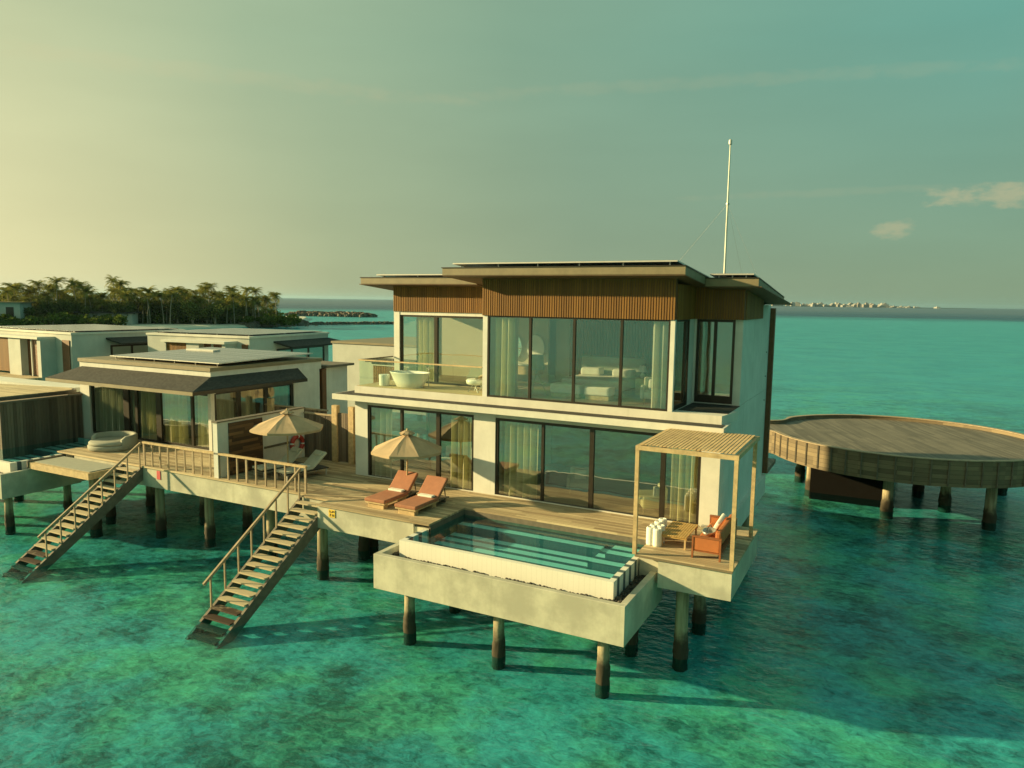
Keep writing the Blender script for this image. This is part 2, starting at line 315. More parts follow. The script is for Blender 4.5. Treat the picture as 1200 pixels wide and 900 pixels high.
def water_mat():
    t = NT('lagoon_water')
    p = t.mapping(t.pos, (1, 1, 1))
    a = t.noise(t.mapping(t.pos, (.55, .95, 1), (0, 0, 0), (0, 0, .5)), 1.0, 3, .5)
    b = t.noise(t.mapping(t.pos, (1, 1.9, 1), (3, 1, 0), (0, 0, -.35)), 2.1, 4, .55, .4)
    c = t.noise(t.mapping(t.pos, (1, 1.6, 1), (7, 5, 0), (0, 0, .25)), 6.5, 3, .5, .3)
    big = t.noise(t.pos, .045, 3, .5)
    ln = t.n('ShaderNodeVectorMath', operation='LENGTH'); t.link(t.pos, ln.inputs[0])
    h = t.math('ADD', t.math('ADD', t.math('MULTIPLY', a, .10), t.math('MULTIPLY', b, .07)), t.math('MULTIPLY', c, .022))
    h = t.math('MULTIPLY', h, t.rng(big, .3, .7, .65, 1.15))
    bn = t.n('ShaderNodeBump'); bn.inputs['Strength'].default_value = 1; bn.inputs['Distance'].default_value = 1.0; t.link(h, bn.inputs['Height'])
    fr = t.schlick(.02, bn.outputs[0])
    tr = t.n('ShaderNodeBsdfTransparent'); tr.inputs[0].default_value = (.31, .86, .92, 1)
    gl = t.n('ShaderNodeBsdfGlossy'); gl.inputs[0].default_value = (1, 1, 1, 1); t.link(t.rng(ln.outputs['Value'], 60, 1500, .06, .42, False), gl.inputs['Roughness']); t.link(bn.outputs[0], gl.inputs['Normal'])
    m = t.n('ShaderNodeMixShader'); t.link(t.math('MINIMUM', t.math('MULTIPLY', fr, .9), .27), m.inputs[0]); t.link(tr.outputs[0], m.inputs[1]); t.link(gl.outputs[0], m.inputs[2]); t.link(m.outputs[0], t.out.inputs[0]); return t.m
MT['water'] = water_mat()
def pool_water():
    t = NT('pool_water')
    b = t.noise(t.pos, 2.2, 3); bn = t.n('ShaderNodeBump'); bn.inputs['Strength'].default_value = 1; bn.inputs['Distance'].default_value = .006; t.link(b, bn.inputs['Height'])
    fr = t.schlick(.02, bn.outputs[0])
    tr = t.n('ShaderNodeBsdfTransparent'); tr.inputs[0].default_value = (.46, .90, .95, 1)
    gl = t.n('ShaderNodeBsdfGlossy'); gl.inputs['Roughness'].default_value = .01; t.link(bn.outputs[0], gl.inputs['Normal'])
    m = t.n('ShaderNodeMixShader'); t.link(fr, m.inputs[0]); t.link(tr.outputs[0], m.inputs[1]); t.link(gl.outputs[0], m.inputs[2]); t.link(m.outputs[0], t.out.inputs[0]); return t.m
MT['pool_water'] = pool_water()
def pool_tile():
    t = NT('striped_pool_tile'); y = t.dot(t.pos, (0, 1, 0)); x = t.dot(t.pos, (1, 0, 0)); z = t.dot(t.pos, (0, 0, 1))
    s = t.math('GREATER_THAN', t.math('FRACT', t.math('DIVIDE', t.math('ADD', y, 2.215), .50)), .62)
    jt = t.math('LESS_THAN', t.math('FRACT', t.math('DIVIDE', x, .16)), .12)
    c = t.mix(s, (.80, .79, .70), (.03, .085, .11)); c = t.mix(t.math('MULTIPLY', jt, .12), c, (.35, .32, .24))
    c = t.mix(t.math('MULTIPLY', t.noise(t.pos, 1.5, 5), .2), c, (.3, .28, .2))
    t.bsdf(c, .5); return t.m
MT['tile'] = pool_tile()
def seabed_mat():
    t = NT('seabed_sand_and_coral')
    # light bends in the waves: the pattern on the bottom is stirred by a small wavy offset
    wx = t.noise(t.mapping(t.pos, (1, 1.7, 1)), 1.7, 3, .5); wy = t.noise(t.mapping(t.pos, (1, 1.7, 1), (9, 4, 0)), 1.7, 3, .5)
    off = t.comb(t.math('MULTIPLY', t.math('SUBTRACT', wx, .5), .55), t.math('MULTIPLY', t.math('SUBTRACT', wy, .5), .55))
    va = t.n('ShaderNodeVectorMath', operation='ADD'); t.link(t.pos, va.inputs[0]); t.link(off, va.inputs[1]); p = va.outputs[0]
    broad = t.noise(t.mapping(p, (1, 1.35, 1), (2.5, -6, 0)), .085, 5, .55, .2)
    mid = t.noise(t.mapping(p, (1, 1.25, 1), (3, 1, 0)), .55, 7, .68)
    fine = t.noise(t.mapping(p, (1.2, 1.6, 1)), 2.6, 7, .75)
    hue = t.noise(t.mapping(p, (1, 1, 1), (11, 5, 0)), .23, 5, .6)
    def heads(scale):
        v = t.n('ShaderNodeTexVoronoi', feature='SMOOTH_F1'); t.link(p, v.inputs['Vector']); v.inputs['Scale'].default_value = scale; v.inputs['Smoothness'].default_value = .4
        v.inputs['Randomness'].default_value = 1.0; return v.outputs['Distance']
    cor = t.math('ADD', t.math('MULTIPLY', heads(.75), .6), t.math('MULTIPLY', heads(2.1), .4))
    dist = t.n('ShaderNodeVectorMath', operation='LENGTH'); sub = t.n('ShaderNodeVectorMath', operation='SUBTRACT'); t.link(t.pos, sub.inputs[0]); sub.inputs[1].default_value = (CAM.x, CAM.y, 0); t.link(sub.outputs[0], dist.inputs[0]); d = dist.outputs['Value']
    f = t.math('ADD', t.math('ADD', t.math('MULTIPLY', broad, .72), t.math('MULTIPLY', mid, .50)), t.math('MULTIPLY', fine, .74))
    f = t.math('ADD', f, t.math('MULTIPLY', t.math('SUBTRACT', cor, .45), .30)); f = t.math('SUBTRACT', f, .355)
    sand = t.mix(t.rng(hue, .42, .62), (.50, .58, .57), (.86, .70, .36))
    c = t.ramp(f, ((.30, (.07, .085, .07)), (.44, (.19, .215, .18)), (.55, (.33, .37, .335)), (.70, (.50, .54, .47)), (.88, (.78, .78, .64))))
    sp = t.noise(t.mapping(p, (1, 1.5, 1)), 8.5, 5, .72); sp2 = t.noise(t.mapping(p, (1, 1.4, 1), (4, 2, 0)), 3.4, 5, .7)
    k = t.math('ADD', t.rng(sp, .36, .64, -.30, .30, False), t.rng(sp2, .36, .64, -.26, .26, False))
    c = t.mix(1.0, c, t.comb(t.math('ADD', k, 1.0), t.math('ADD', k, 1.0), t.math('ADD', k, 1.0)), 'MULTIPLY')
    c = t.mix(.6, c, t.mix(1.0, c, sand, 'MULTIPLY')); c = t.mix(.35, c, t.mix(t.rng(f, .44, .76), (.08, .09, .07), sand))
    # beyond the reef the bottom drops away
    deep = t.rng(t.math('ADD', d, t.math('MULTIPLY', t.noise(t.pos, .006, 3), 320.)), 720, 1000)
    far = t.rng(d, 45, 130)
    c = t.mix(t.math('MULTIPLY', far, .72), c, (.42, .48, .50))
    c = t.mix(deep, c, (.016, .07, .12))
    t.bsdf(c, .95, 0, None, .0); return t.m
MT['seabed'] = seabed_mat()

# ------------------------------------------------------------------ mesh helpers
ORG = {}
class MB:
    def __init__(s): s.v = []; s.f = []
    def add(s, vs, fs):
        o = len(s.v); s.v += [tuple(v) for v in vs]; s.f += [tuple(i+o for i in f) for f in fs]; return s
    def box(s, x0, x1, y0, y1, z0, z1):
        return s.add([(x0,y0,z0),(x1,y0,z0),(x1,y1,z0),(x0,y1,z0),(x0,y0,z1),(x1,y0,z1),(x1,y1,z1),(x0,y1,z1)],
                     [(0,3,2,1),(4,5,6,7),(0,1,5,4),(1,2,6,5),(2,3,7,6),(3,0,4,7)])
    def hexa(s, p):   # 8 corners: bottom loop then top loop
        return s.add(p, [(0,3,2,1),(4,5,6,7),(0,1,5,4),(1,2,6,5),(2,3,7,6),(3,0,4,7)])
    def obox(s, c, size, m=None):
        m = m or Matrix.Identity(3); hx, hy, hz = [k/2 for k in size]; c = Vector(c)
        return s.hexa([c + m @ Vector(q) for q in ((-hx,-hy,-hz),(hx,-hy,-hz),(hx,hy,-hz),(-hx,hy,-hz),(-hx,-hy,hz),(hx,-hy,hz),(hx,hy,hz),(-hx,hy,hz))])
    def bar(s, a, b, w, h=None, up=(0,0,1)):
        a, b = Vector(a), Vector(b); h = h or w; d = (b-a); L = d.length; d.normalize(); u = Vector(up)
        sd = d.cross(u)
        if sd.length < 1e-4: sd = d.cross(Vector((0,1,0)))
        sd.normalize(); u = sd.cross(d); m = Matrix((sd, d, u)).transposed()
        return s.obox((a+b)/2, (w, L, h), m)
    def tube(s, pts, rad, n=8, cap=True):
        pts = [Vector(p) for p in pts]; rs = rad if isinstance(rad, (list, tuple)) else [rad]*len(pts); o = len(s.v)
        for i, p in enumerate(pts):
            d = (pts[min(i+1, len(pts)-1)] - pts[max(i-1, 0)]).normalized(); a = d.cross(Vector((0,0,1)))
            if a.length < 1e-3: a = d.cross(Vector((0,1,0)))
            a.normalize(); b = d.cross(a)
            for k in range(n):
                t = 2*math.pi*k/n; s.v.append(tuple(p + (a*math.cos(t) + b*math.sin(t))*rs[i]))
        for i in range(len(pts)-1):
            for k in range(n):
                q = (k+1) % n; s.f.append((o+i*n+k, o+i*n+q, o+(i+1)*n+q, o+(i+1)*n+k))
        if cap: s.f.append(tuple(o+k for k in range(n))[::-1]); s.f.append(tuple(o+(len(pts)-1)*n+k for k in range(n)))
        return s
    def lathe(s, prof, c=(0,0,0), n=24, sx=1., sy=1.):
        o = len(s.v); c = Vector(c)
        for (r, z) in prof:
            for k in range(n):
                t = 2*math.pi*k/n; s.v.append((c.x + r*sx*math.cos(t), c.y + r*sy*math.sin(t), c.z + z))
        for i in range(len(prof)-1):
            for k in range(n):
                q = (k+1) % n; s.f.append((o+i*n+k, o+i*n+q, o+(i+1)*n+q, o+(i+1)*n+k))
        s.f.append(tuple(o+k for k in range(n))[::-1]); s.f.append(tuple(o+(len(prof)-1)*n+k for k in range(n))); return s
    def prism(s, poly, z0, z1):
        n = len(poly); o = len(s.v)
        s.v += [(x, y, z0) for x, y in poly] + [(x, y, z1) for x, y in poly]
        s.f.append(tuple(o+i for i in range(n))[::-1]); s.f.append(tuple(o+n+i for i in range(n)))
        for i in range(n): j = (i+1) % n; s.f.append((o+i, o+j, o+n+j, o+n+i))
        return s
    def quad(s, a, b, c, d): return s.add([a, b, c, d], [(0,1,2,3)])
    def build(s, name, mat, parent=None, bevel=0, seg=2, smooth=False):
        org = ORG.get(parent.name, Vector()) if parent else Vector()
        me = bpy.data.meshes.new(name); me.from_pydata([tuple(Vector(v)-org) for v in s.v], [], s.f)
        if bevel:
            bm = bmesh.new(); bm.from_mesh(me)
            bmesh.ops.bevel(bm, geom=list(bm.edges), offset=bevel, segments=seg, affect='EDGES', profile=.6, clamp_overlap=True); bm.to_mesh(me); bm.free()
        me.update()
        if smooth:
            for p in me.polygons: p.use_smooth = True
        if isinstance(mat, str): mat = MT[mat]
        me.materials.append(mat)
        o = bpy.data.objects.new(name, me); col.objects.link(o)
        if parent: o.parent = parent; ORG[o.name] = org
        return o
def tag(o, label=None, cat=None, group=None, kind=None):
    for k, v in (('label', label), ('category', cat), ('group', group), ('kind', kind)):
        if v: o[k] = v
    return o
def thing(name, loc, label, cat, group=None):
    o = bpy.data.objects.new(name, None); col.objects.link(o); o.location = loc; o.empty_display_size = .3
    ORG[o.name] = Vector(loc); return tag(o, label, cat, group)
def copy_tree(o, parent=None):
    c = o.copy(); col.objects.link(c); c.parent = parent
    for ch in list(o.children): copy_tree(ch, c)
    return c
def B(*a): return MB().box(*a)
def ray(u, v): return _f*FPX + _r*(u-600) - _u*(v-450)
def at_z(u, v, z): d = ray(u, v); return CAM + d*((z-CAM.z)/d.z)      # the place on a level at height z seen at photo pixel (u, v)

def WALL(parent, mat, *a): return MB().box(*a).build('wall', mat, parent)
D = 3.19      # deck level above the water

# ================================================================== SETTING
m = MB(); RAD = 20000.
rings = [0, 400, 2000, 10000, RAD]
sea = MB(); sea.quad((-RAD,-RAD,.13),(RAD,-RAD,.13),(RAD,RAD,.13),(-RAD,RAD,.13)); tag(sea.build('sea_water', 'water'), kind='structure')
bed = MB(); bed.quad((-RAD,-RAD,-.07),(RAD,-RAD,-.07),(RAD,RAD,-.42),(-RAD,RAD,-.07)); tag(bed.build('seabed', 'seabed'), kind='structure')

# ------------------------------------------------------------------ piles
def pile(parent, x, y, top, r=.19, cap=False, name='pile'):
    mb = MB(); n = 20; pr_ = random.Random(int(x*97+y*31)); zs = [-2.0, -.3, 0, .12, .24, .36, .48, .6, .72, .84, top-.6, top]; rr = [r*k for k in (1.14, 1.16, 1.15, 1.17, 1.14, 1.16, 1.12, 1.10, 1.05, 1.02, 1, 1)]
    mb.tube([(x, y, z) for z in zs], rr, n)
    for q in range(len(mb.v)):      # barnacles and weed thicken the tidal zone unevenly
        vx, vy, vz = mb.v[q]
        if vz < .9: k = 1 + pr_.uniform(-.10, .14)*(1 if vz < .7 else .5); mb.v[q] = (x+(vx-x)*k, y+(vy-y)*k, vz)
    o = mb.build(name, 'pile', parent, smooth=True)
    if cap: B(x-.33, x+.33, y-.3, y+.3, top-.08, top-.003).build('pile_cap', 'pile', o)
    return o

# ------------------------------------------------------------------ generic window
def window(parent, axis, a0, a1, z0, z1, at, mulls=(), fw=.07, dep=.12, g='glass', name='window', bottom=None, thick=None):
    """frame of bronze bars with one pane in each bay; axis 'y': plane y = at, spanning x"""
    def bx(mb, p0, p1, q0, q1, off=0, d=dep):
        if axis == 'y': mb.box(p0, p1, at-d/2+off, at+d/2+off, q0, q1)
        else: mb.box(at-d/2+off, at+d/2+off, p0, p1, q0, q1)
    fr = MB(); bt = bottom or fw
    bx(fr, a0, a0+fw, z0, z1); bx(fr, a1-fw, a1, z0, z1)
    bx(fr, a0+fw, a1-fw, z0, z0+bt); bx(fr, a0+fw, a1-fw, z1-fw, z1)
    cuts = [a0+fw]
    for q in mulls:
        c, w = q if isinstance(q, tuple) else (q, fw*1.15)
        bx(fr, c-w/2, c+w/2, z0+bt, z1-fw); cuts += [c-w/2, c+w/2]
    cuts.append(a1-fw)
    fo = fr.build(name, 'bronze', parent)
    for i in range(0, len(cuts), 2):
        p0, p1 = cuts[i], cuts[i+1]
        if axis == 'y': q = MB().quad((p0, at, z0+bt), (p1, at, z0+bt), (p1, at, z1-fw), (p0, at, z1-fw))
        else: q = MB().quad((at, p0, z0+bt), (at, p1, z0+bt), (at, p1, z1-fw), (at, p0, z1-fw))
        q.build('pane', g, fo)
    return fo
def curtain(axis, a0, a1, z0, z1, at, label, mat='curtain', amp=.11, period=.27, group='curtains behind the villa windows'):
    n = max(12, int((a1-a0)/period*8)); mb = MB(); ph = random.random()*6
    for i in range(n+1):
        a = a0 + (a1-a0)*i/n; w = amp*math.sin(2*math.pi*(a-a0)/period+ph) + amp*.4*math.sin(2*math.pi*(a-a0)/period*.43+ph*2)
        flare = 1.0
        for z, k in ((z0, 1.25), (z0+(z1-z0)*.5, 1.0), (z1, .8)):
            mb.v.append((a, at+w*k, z) if axis == 'y' else (at+w*k, a, z))
    for i in range(n):
        for k in range(2): mb.f.append((i*3+k, (i+1)*3+k, (i+1)*3+k+1, i*3+k+1))
    return tag(mb.build('curtain', mat, smooth=True), label, 'curtain', group)

# ================================================================== MAIN VILLA
villa = thing('two_storey_villa', (-5.4, 7.5, D), 'large two storey white villa with brown slatted upper band on piles', 'villa')
XL, XR, YF, YB = -12.76, 1.92, 3.21, 12.3
# ground floor
B(XL, XR+.15, YF-.02, YB, D-.86, D-.065).build('base_slab', 'slab', villa)
B(XL+.2, XR-.2, YF+.1, YB-.2, D-.06, D+.012).build('floor', 'room_floor', villa)
WALL(villa, 'white', XL, XL+.2, YF+.545, 4.3, D-.06, 6.32); WALL(villa, 'white', XL, XL+.2, 8.4, YB, D-.06, 6.32); WALL(villa, 'white', XL, XL+.2, 4.301, 8.399, 5.95, 6.32); window(villa, 'x', 4.3, 8.4, D-.05, 5.95, XL+.1, [6.3], .1); WALL(villa, 'white', XL+.2, XR-.2, YB-.2, YB, D-.06, 6.32); 
B(XR-.2, XR, YF+.55, YB, D-.86, 6.82).build('wall', 'white', villa)
for x0, x1 in ((XL, -12.13), (-7.15, -6.23), (1.32, XR)): B(x0, x1, YF, YF+.54, D-.063, 6.318).build('column', 'white', villa)
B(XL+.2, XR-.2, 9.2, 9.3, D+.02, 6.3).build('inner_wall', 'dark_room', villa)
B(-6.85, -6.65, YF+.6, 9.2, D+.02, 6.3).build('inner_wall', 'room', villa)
h = MB(); h.box(-12.13, -7.15, YF+.03, YF+.5, 6.125, 6.316); h.box(-6.23, 1.32, YF+.03, YF+.5, 6.105, 6.316); h.build('lintel', 'slab', villa)
window(villa, 'y', -12.13, -7.15, D-.05, 6.125, YF+.09, [(-10.48, .1), (-8.76, .16)], .09)
window(villa, 'y', -6.23, 1.32, D-.05, 6.105, YF+.09, [(-4.32, .1), (-2.45, .16), (.07, .16)], .1)
B(-12.13, 1.32, YF-.02, YF+.028, D-.055, D+.035).build('sill', 'slab', villa)
# slabs between the floors
s1 = MB(); s1.box(-13.53, 2.08, 2.71, 3.9, 6.32, 6.54); s1.box(-13.53, XR-.01, 3.9, YB-.01, 6.33, 6.535); s1.build('canopy_slab', 'slab', villa)
s2 = MB(); s2.hexa([(-12.94,3.41,6.545),(1.87,3.41,6.545),(2.13,4.72,6.545),(-12.94,4.72,6.545),(-12.94,3.41,6.825),(1.87,3.41,6.825),(2.13,4.72,6.825),(-12.94,4.72,6.825)])
s2.box(-12.94, 1.97, 4.723, 6.1, 6.548, 6.822); s2.box(-12.94, XR-.22, 6.103, YB-.01, 6.548, 6.822); s2.build('floor_slab', 'slab', villa)
B(.3, 1.95, 3.95, 6.08, 6.825, 6.835).build('terrace_membrane', 'shingle', villa)
mem = MB(); mem.box(-13.45, 2.0, 2.79, 3.40, 6.541, 6.547); mem.box(-13.45, -12.96, 3.40, 11.9, 6.541, 6.547); mem.build('ledge_membrane', 'shingle', villa)
# upper floor, front block
ZC = 9.84
window(villa, 'y', -6.73, .09, 6.83, ZC, 3.50, [(-4.99, .09), (-3.29, .09), (-1.57, .09)], .06, .1, 'glass_up')
B(-6.93, -6.735, 3.44, 3.7, 6.828, ZC).build('corner_post', 'white', villa); B(.095, .245, 3.44, 3.62, 6.828, ZC).build('corner_post', 'white', villa)
window(villa, 'x', 3.63, 5.4, 6.83, ZC, .20, [(5.0, .25)], .07, .08, 'glass_up', bottom=.14)
B(.04, .24, 5.41, 6.1, 6.828, ZC-.003).build('wall', 'white', villa); B(-6.93, -6.75, 3.71, 6.0, 6.828, ZC-.003).build('wall', 'white', villa)
B(-6.74, .1, 3.6, 9.6, 6.826, 6.845).build('floor', 'room_floor', villa)
B(-6.7, 1.7, 9.6, 9.7, 6.85, 9.9).build('inner_wall', 'room', villa)
bw = MB()
for i in range(40): bw.box(-6.0+i*.13, -6.0+i*.13+.1, 9.52, 9.598, 6.85, 9.6)
bw.build('timber_panelling', 'wood_slat', villa)
cl = MB(); cl.box(-6.9, .1, 3.6, 6.0, ZC+.005, ZC+.1); cl.box(-12.5, 1.7, 6.3, 11.9, ZC+.006, ZC+.1); cl.build('ceiling', 'room', villa)
# recess wall with the tall window, then the long right wall
WALL(villa, 'white', .245, .33, 6.1, 6.28, 6.828, ZC-.003); WALL(villa, 'white', 1.66, XR, 6.1, 6.28, 6.828, ZC-.003); WALL(villa, 'white', .33, 1.66, 6.1, 6.28, 6.828, 6.875)
WALL(villa, 'white', XR-.2, XR, 6.283, YB, 6.83, 10.36); WALL(villa, 'white', XL+.1, XR-.2, YB-.2, YB, 6.83, 10.36); 
window(villa, 'y', .33, 1.66, 6.875, 9.83, 6.14, [(.98, .1)], .09, .12, 'glass', bottom=.26)
B(1.93, 2.12, 12.18, 12.42, D, 10.23).build('fin', 'fin', villa)
for z in (6.4, 7.4, 8.4): B(1.922, 1.95, 11.6, 11.66, z, z+.04).build('wall_fixing', 'bronze', villa)
# upper floor, bathroom block set back behind the balcony
YL = 5.75
window(villa, 'y', -12.37, -6.94, 6.83, 9.72, YL+.1, [(-10.55, .16)], .08, .12, 'glass_up')
WALL(villa, 'white', -12.66, -12.37, YL-.02, YL+.3, 6.828, 9.86); WALL(villa, 'white', -12.37, -6.94, YL, YL+.2, 9.722, 9.86); WALL(villa, 'white', -12.66, -12.46, 9.0, YB, 6.828, 9.86); window(villa, 'x', YL+.32, 9.0, 6.83, 9.86, -12.56, [7.4], .08, .1, 'glass_up')
B(-12.5, -6.8, 9.0, 9.1, 6.85, 9.86).build('inner_wall', 'room', villa)
B(-12.45, -6.95, YL+.2, 9.0, 6.826, 6.842).build('floor', 'room_floor', villa)
B(-12.9, -6.94, 3.5, YL, 6.826, 6.838).build('balcony_floor', 'deck_light', villa)
# slatted cladding bands: backing and battens
def slat_band(parent, axis, a0, a1, z0, z1, at, sgn, step=.09, w=.056, proud=.03):
    bk = MB(); n = int((a1-a0)/step); st = (a1-a0)/n
    if axis == 'y': bk.box(a0, a1, at, at+.14, z0, z1)
    else: bk.box(at-.14, at, a0, a1, z0, z1)
    b = bk.build('cladding', 'fin', parent)
    q = MB()
    for i in range(n):
        a = a0+i*st+st*.2
        if axis == 'y': q.box(a, a+w, at-proud, at-.002, z0-.004, z1)
        else: q.box(at+.002, at+proud, a, a+w, z0-.004, z1)
    q.build('battens', 'wood_slat', b)
slat_band(villa, 'y', -6.95, .245, ZC, 11.22, 3.42, -1)
slat_band(villa, 'x', 3.57, 5.9, ZC, 11.0, .25, 1)
slat_band(villa, 'y', .26, 1.97, ZC, 10.95, 5.95, -1)
slat_band(villa, 'x', 6.1, 9.8, ZC, 10.9, 1.975, 1)
slat_band(villa, 'y', -12.68, -6.95, 9.865, 10.98, YL-.02, -1)
slat_band(villa, 'x', YL+.15, 11.5, 9.865, 10.98, -12.54, 1)
# roofs: shallow monopitch slabs falling to the back
def roof(x0, x1, y0, y1, zt, th, slope=.085, tip=(0, 0)):
    zb = zt - slope*(y1-y0)
    f = MB(); f.hexa([(x0,y0,zt-th),(x1,y0,zt-th),(x1,y1,zb-th),(x0,y1,zb-th),(x0,y0,zt),(x1,y0,zt),(x1,y1,zb),(x0,y1,zb)])
    o = f.build('roof', 'fascia', villa)
    e = .03
    g = MB(); t2 = zt-th-.003
    g.hexa([(x0-tip[0]*.3,y0+.02,t2-.03),(x1+tip[1]*.3,y0+.02,t2-.03),(x1+tip[1],y1,zb-th-.033),(x0-tip[0],y1,zb-th-.033),(x0-tip[0]*.3,y0+.02,t2),(x1+tip[1]*.3,y0+.02,t2),(x1+tip[1],y1,zb-th-.003),(x0-tip[0],y1,zb-th-.003)])
    g.build('soffit', 'soffit', o)
    k = MB(); k.hexa([(x0-.03,y0-.03,zt+.002),(x1+.03,y0-.03,zt+.002),(x1+.03,y1,zb+.002),(x0-.03,y1,zb+.002),(x0-.03,y0-.03,zt+.03),(x1+.03,y0-.03,zt+.03),(x1+.03,y1,zb+.03),(x0-.03,y1,zb+.03)])
    k.build('roof_edging', 'bronze', o)
    return o
roof(-8.1, .75, 2.49, 11.8, 11.52, .25)
roof(-13.86, -8.11, 5.0, 11.6, 11.27, .25, .085, (.35, 0))
roof(.76, 2.5, 5.2, 11.6, 11.23, .26, .088, (0, .35))
B(-12.5, 1.8, 6.5, 11.4, 10.2, 10.72).build('roof_core', 'soffit', villa)
# solar arrays on the roof
def solar_array(x0, x1, y0, y1, z0, z1, label, base):
    o = thing('solar_panel', ((x0+x1)/2, y0, z0), label, 'solar panel', 'solar panels on the villa roofs')
    t = .05
    MB().hexa([(x0,y0,z0),(x1,y0,z0),(x1,y1,z1),(x0,y1,z1),(x0,y0,z0+t),(x1,y0,z0+t),(x1,y1,z1+t),(x0,y1,z1+t)]).build('panel', 'solar', o)
    e = MB(); q = .03
    e.box(x0-q, x1+q, y0-.03, y0-.002, z0+.0, z0+t-.005)
    e.hexa([(x0-q,y0,z0-.0),(x0-.002,y0,z0-.0),(x0-.002,y1,z1-.0),(x0-q,y1,z1-.0),(x0-q,y0,z0+t-.005),(x0-.002,y0,z0+t-.005),(x0-.002,y1,z1+t-.005),(x0-q,y1,z1+t-.005)])
    e.hexa([(x1+.002,y0,z0-.0),(x1+q,y0,z0-.0),(x1+q,y1,z1-.0),(x1+.002,y1,z1-.0),(x1+.002,y0,z0+t-.005),(x1+q,y0,z0+t-.005),(x1+q,y1,z1+t-.005),(x1+.002,y1,z1+t-.005)])
    e.build('frame', 'metal_edge', o)
    n = max(2, int((x1-x0)/1.6))
    for i in range(n+1):
        x = x0+.25+(x1-x0-.5)*i/n; s = MB()
        s.box(x-.02, x+.02, y0+.1, y0+.14, base(y0+.1)+.005, z0); s.box(x-.02, x+.02, y1-.2, y1-.16, base(y1-.2)+.005, z1); s.build('support', 'metal_edge', o)
    return o
rb1 = lambda y: 11.52-.085*(y-2.49)+.03
rb2 = lambda y: 11.27-.085*(y-5.0)+.03
rb3 = lambda y: 11.23-.088*(y-5.2)+.03
solar_array(-7.9, .35, 2.95, 8.6, 11.68, 11.24, 'long solar panel array on the front roof of the two storey villa', rb1)
solar_array(-13.2, -9.2, 5.3, 9.5, 11.38, 11.04, 'solar panel array on the left roof of the two storey villa', rb2)
solar_array(.85, 2.25, 5.6, 9.6, 11.36, 11.03, 'short solar panel array on the right roof beside the mast', rb3)
# piles under the villa and terrace
for x, y in ((-12.2, 3.6), (-8.2, 3.6), (-4, 3.8), (-12.2, 8), (-8.2, 8), (-4, 8), (1.5, 8), (1.5, 11.5), (-12.2, 11.5), (-6, 11.5)):
    pile(villa, x, y, D-.87)
# antenna mast
mast = thing('antenna_mast', (.38, 10.0, 10.6), 'tall thin pale mast with guy wires standing on the villa roof', 'mast')
def pxy(u, v, y): d = ray(u, v); return CAM + d*((y-CAM.y)/d.y)
mp0, mp1 = pxy(849, 320, 10.0), pxy(855, 170, 10.0); mp0.z = 10.62
mp1 = Vector((mp0.x, 10.0, mp1.z))
MB().tube([mp0, mp0.lerp(mp1, .55), mp1], [.045, .04, .024], 8).build('pole', 'mast', mast)
MB().lathe([(.04,0),(.065,.03),(.065,.18),(.03,.22)], mp1, 10).build('lamp_head', 'metal_edge', mast)
mj = mp0.lerp(mp1, .62); MB().lathe([(.07,-.03),(.07,.03)], mj, 8).build('collar', 'steel', mast)
for dx, dy in ((-2.6, -1.2), (1.7, -.8), (.6, 1.6)): MB().tube([mj, (mp0.x+dx, 10+dy, 10.75)], .004, 4).build('guy_wire', 'steel', mast)

# balcony glass rail and things on the balcony
br = thing('balcony_railing', (-9.8, 3.46, 6.83), 'clear glass railing round the villa balcony', 'railing')
for x0, x1 in ((-12.72, -9.6), (-9.57, -6.95)): MB().quad((x0,3.46,6.85),(x1,3.46,6.85),(x1,3.46,7.88),(x0,3.46,7.88)).build('glass_panel', 'glass_rail', br)
MB().quad((-12.72,3.46,6.85),(-12.72,YL-.03,6.85),(-12.72,YL-.03,7.88),(-12.72,3.46,7.88)).build('glass_panel', 'glass_rail', br)
B(-12.75, -6.95, 3.43, 3.49, 7.88, 7.93).build('rail', 'wood_pale', br); B(-12.75, -12.69, 3.49, YL-.03, 7.881, 7.929).build('rail', 'stair_dark', br)
tub = thing('bathtub', (-10.75, 4.2, 6.84), 'white oval freestanding bathtub on the balcony', 'bathtub')
MB().lathe([(.50,0),(.54,.02),(.66,.25),(.80,.58),(.83,.61),(.80,.62),(.74,.56),(.6,.2),(.3,.12)], (-10.75,4.2,6.84), 36, 1.12, .66).build('shell', 'ceramic', tub, smooth=True)
MB().tube([(-10.3,4.9,6.84),(-10.3,4.9,7.6),(-10.3,4.8,7.66),(-10.3,4.67,7.62)], .02, 8).build('tap', 'steel', tub)
st = MB().lathe([(.2,0),(.21,.02),(.225,.44),(.21,.46),(.18,.46)], (-11.95,4.1,6.84), 20).build('stool', 'ceramic', smooth=False); tag(st, 'small white drum stool left of the bathtub', 'stool')
ch = thing('wire_chair', (-7.45, 4.4, 6.84), 'white lounge chair with slim crossed legs on the balcony', 'chair')
MB().lathe([(.28,0),(.36,.05),(.38,.16),(.33,.22),(.1,.22)], (-7.75,4.35,7.12), 20, 1, .95).build('seat', 'ceramic', ch, smooth=True)
MB().obox((-7.38,4.4,7.5), (.55,.62,.05), Matrix.Rotation(R(-28), 3, 'Y')).build('backrest', 'wood_pale', ch, .02)
for sy in (-.25, .25):
    for a, b in ((-7.95,-7.5), (-7.5,-7.15)):
        l = MB(); l.bar((a,4.35+sy,6.84),((a+b)/2,4.35+sy*.6,7.2),.03); l.bar((b,4.35+sy,6.845),((a+b)/2,4.35+sy*.6,7.2),.03); l.build('leg', 'metal_edge', ch)

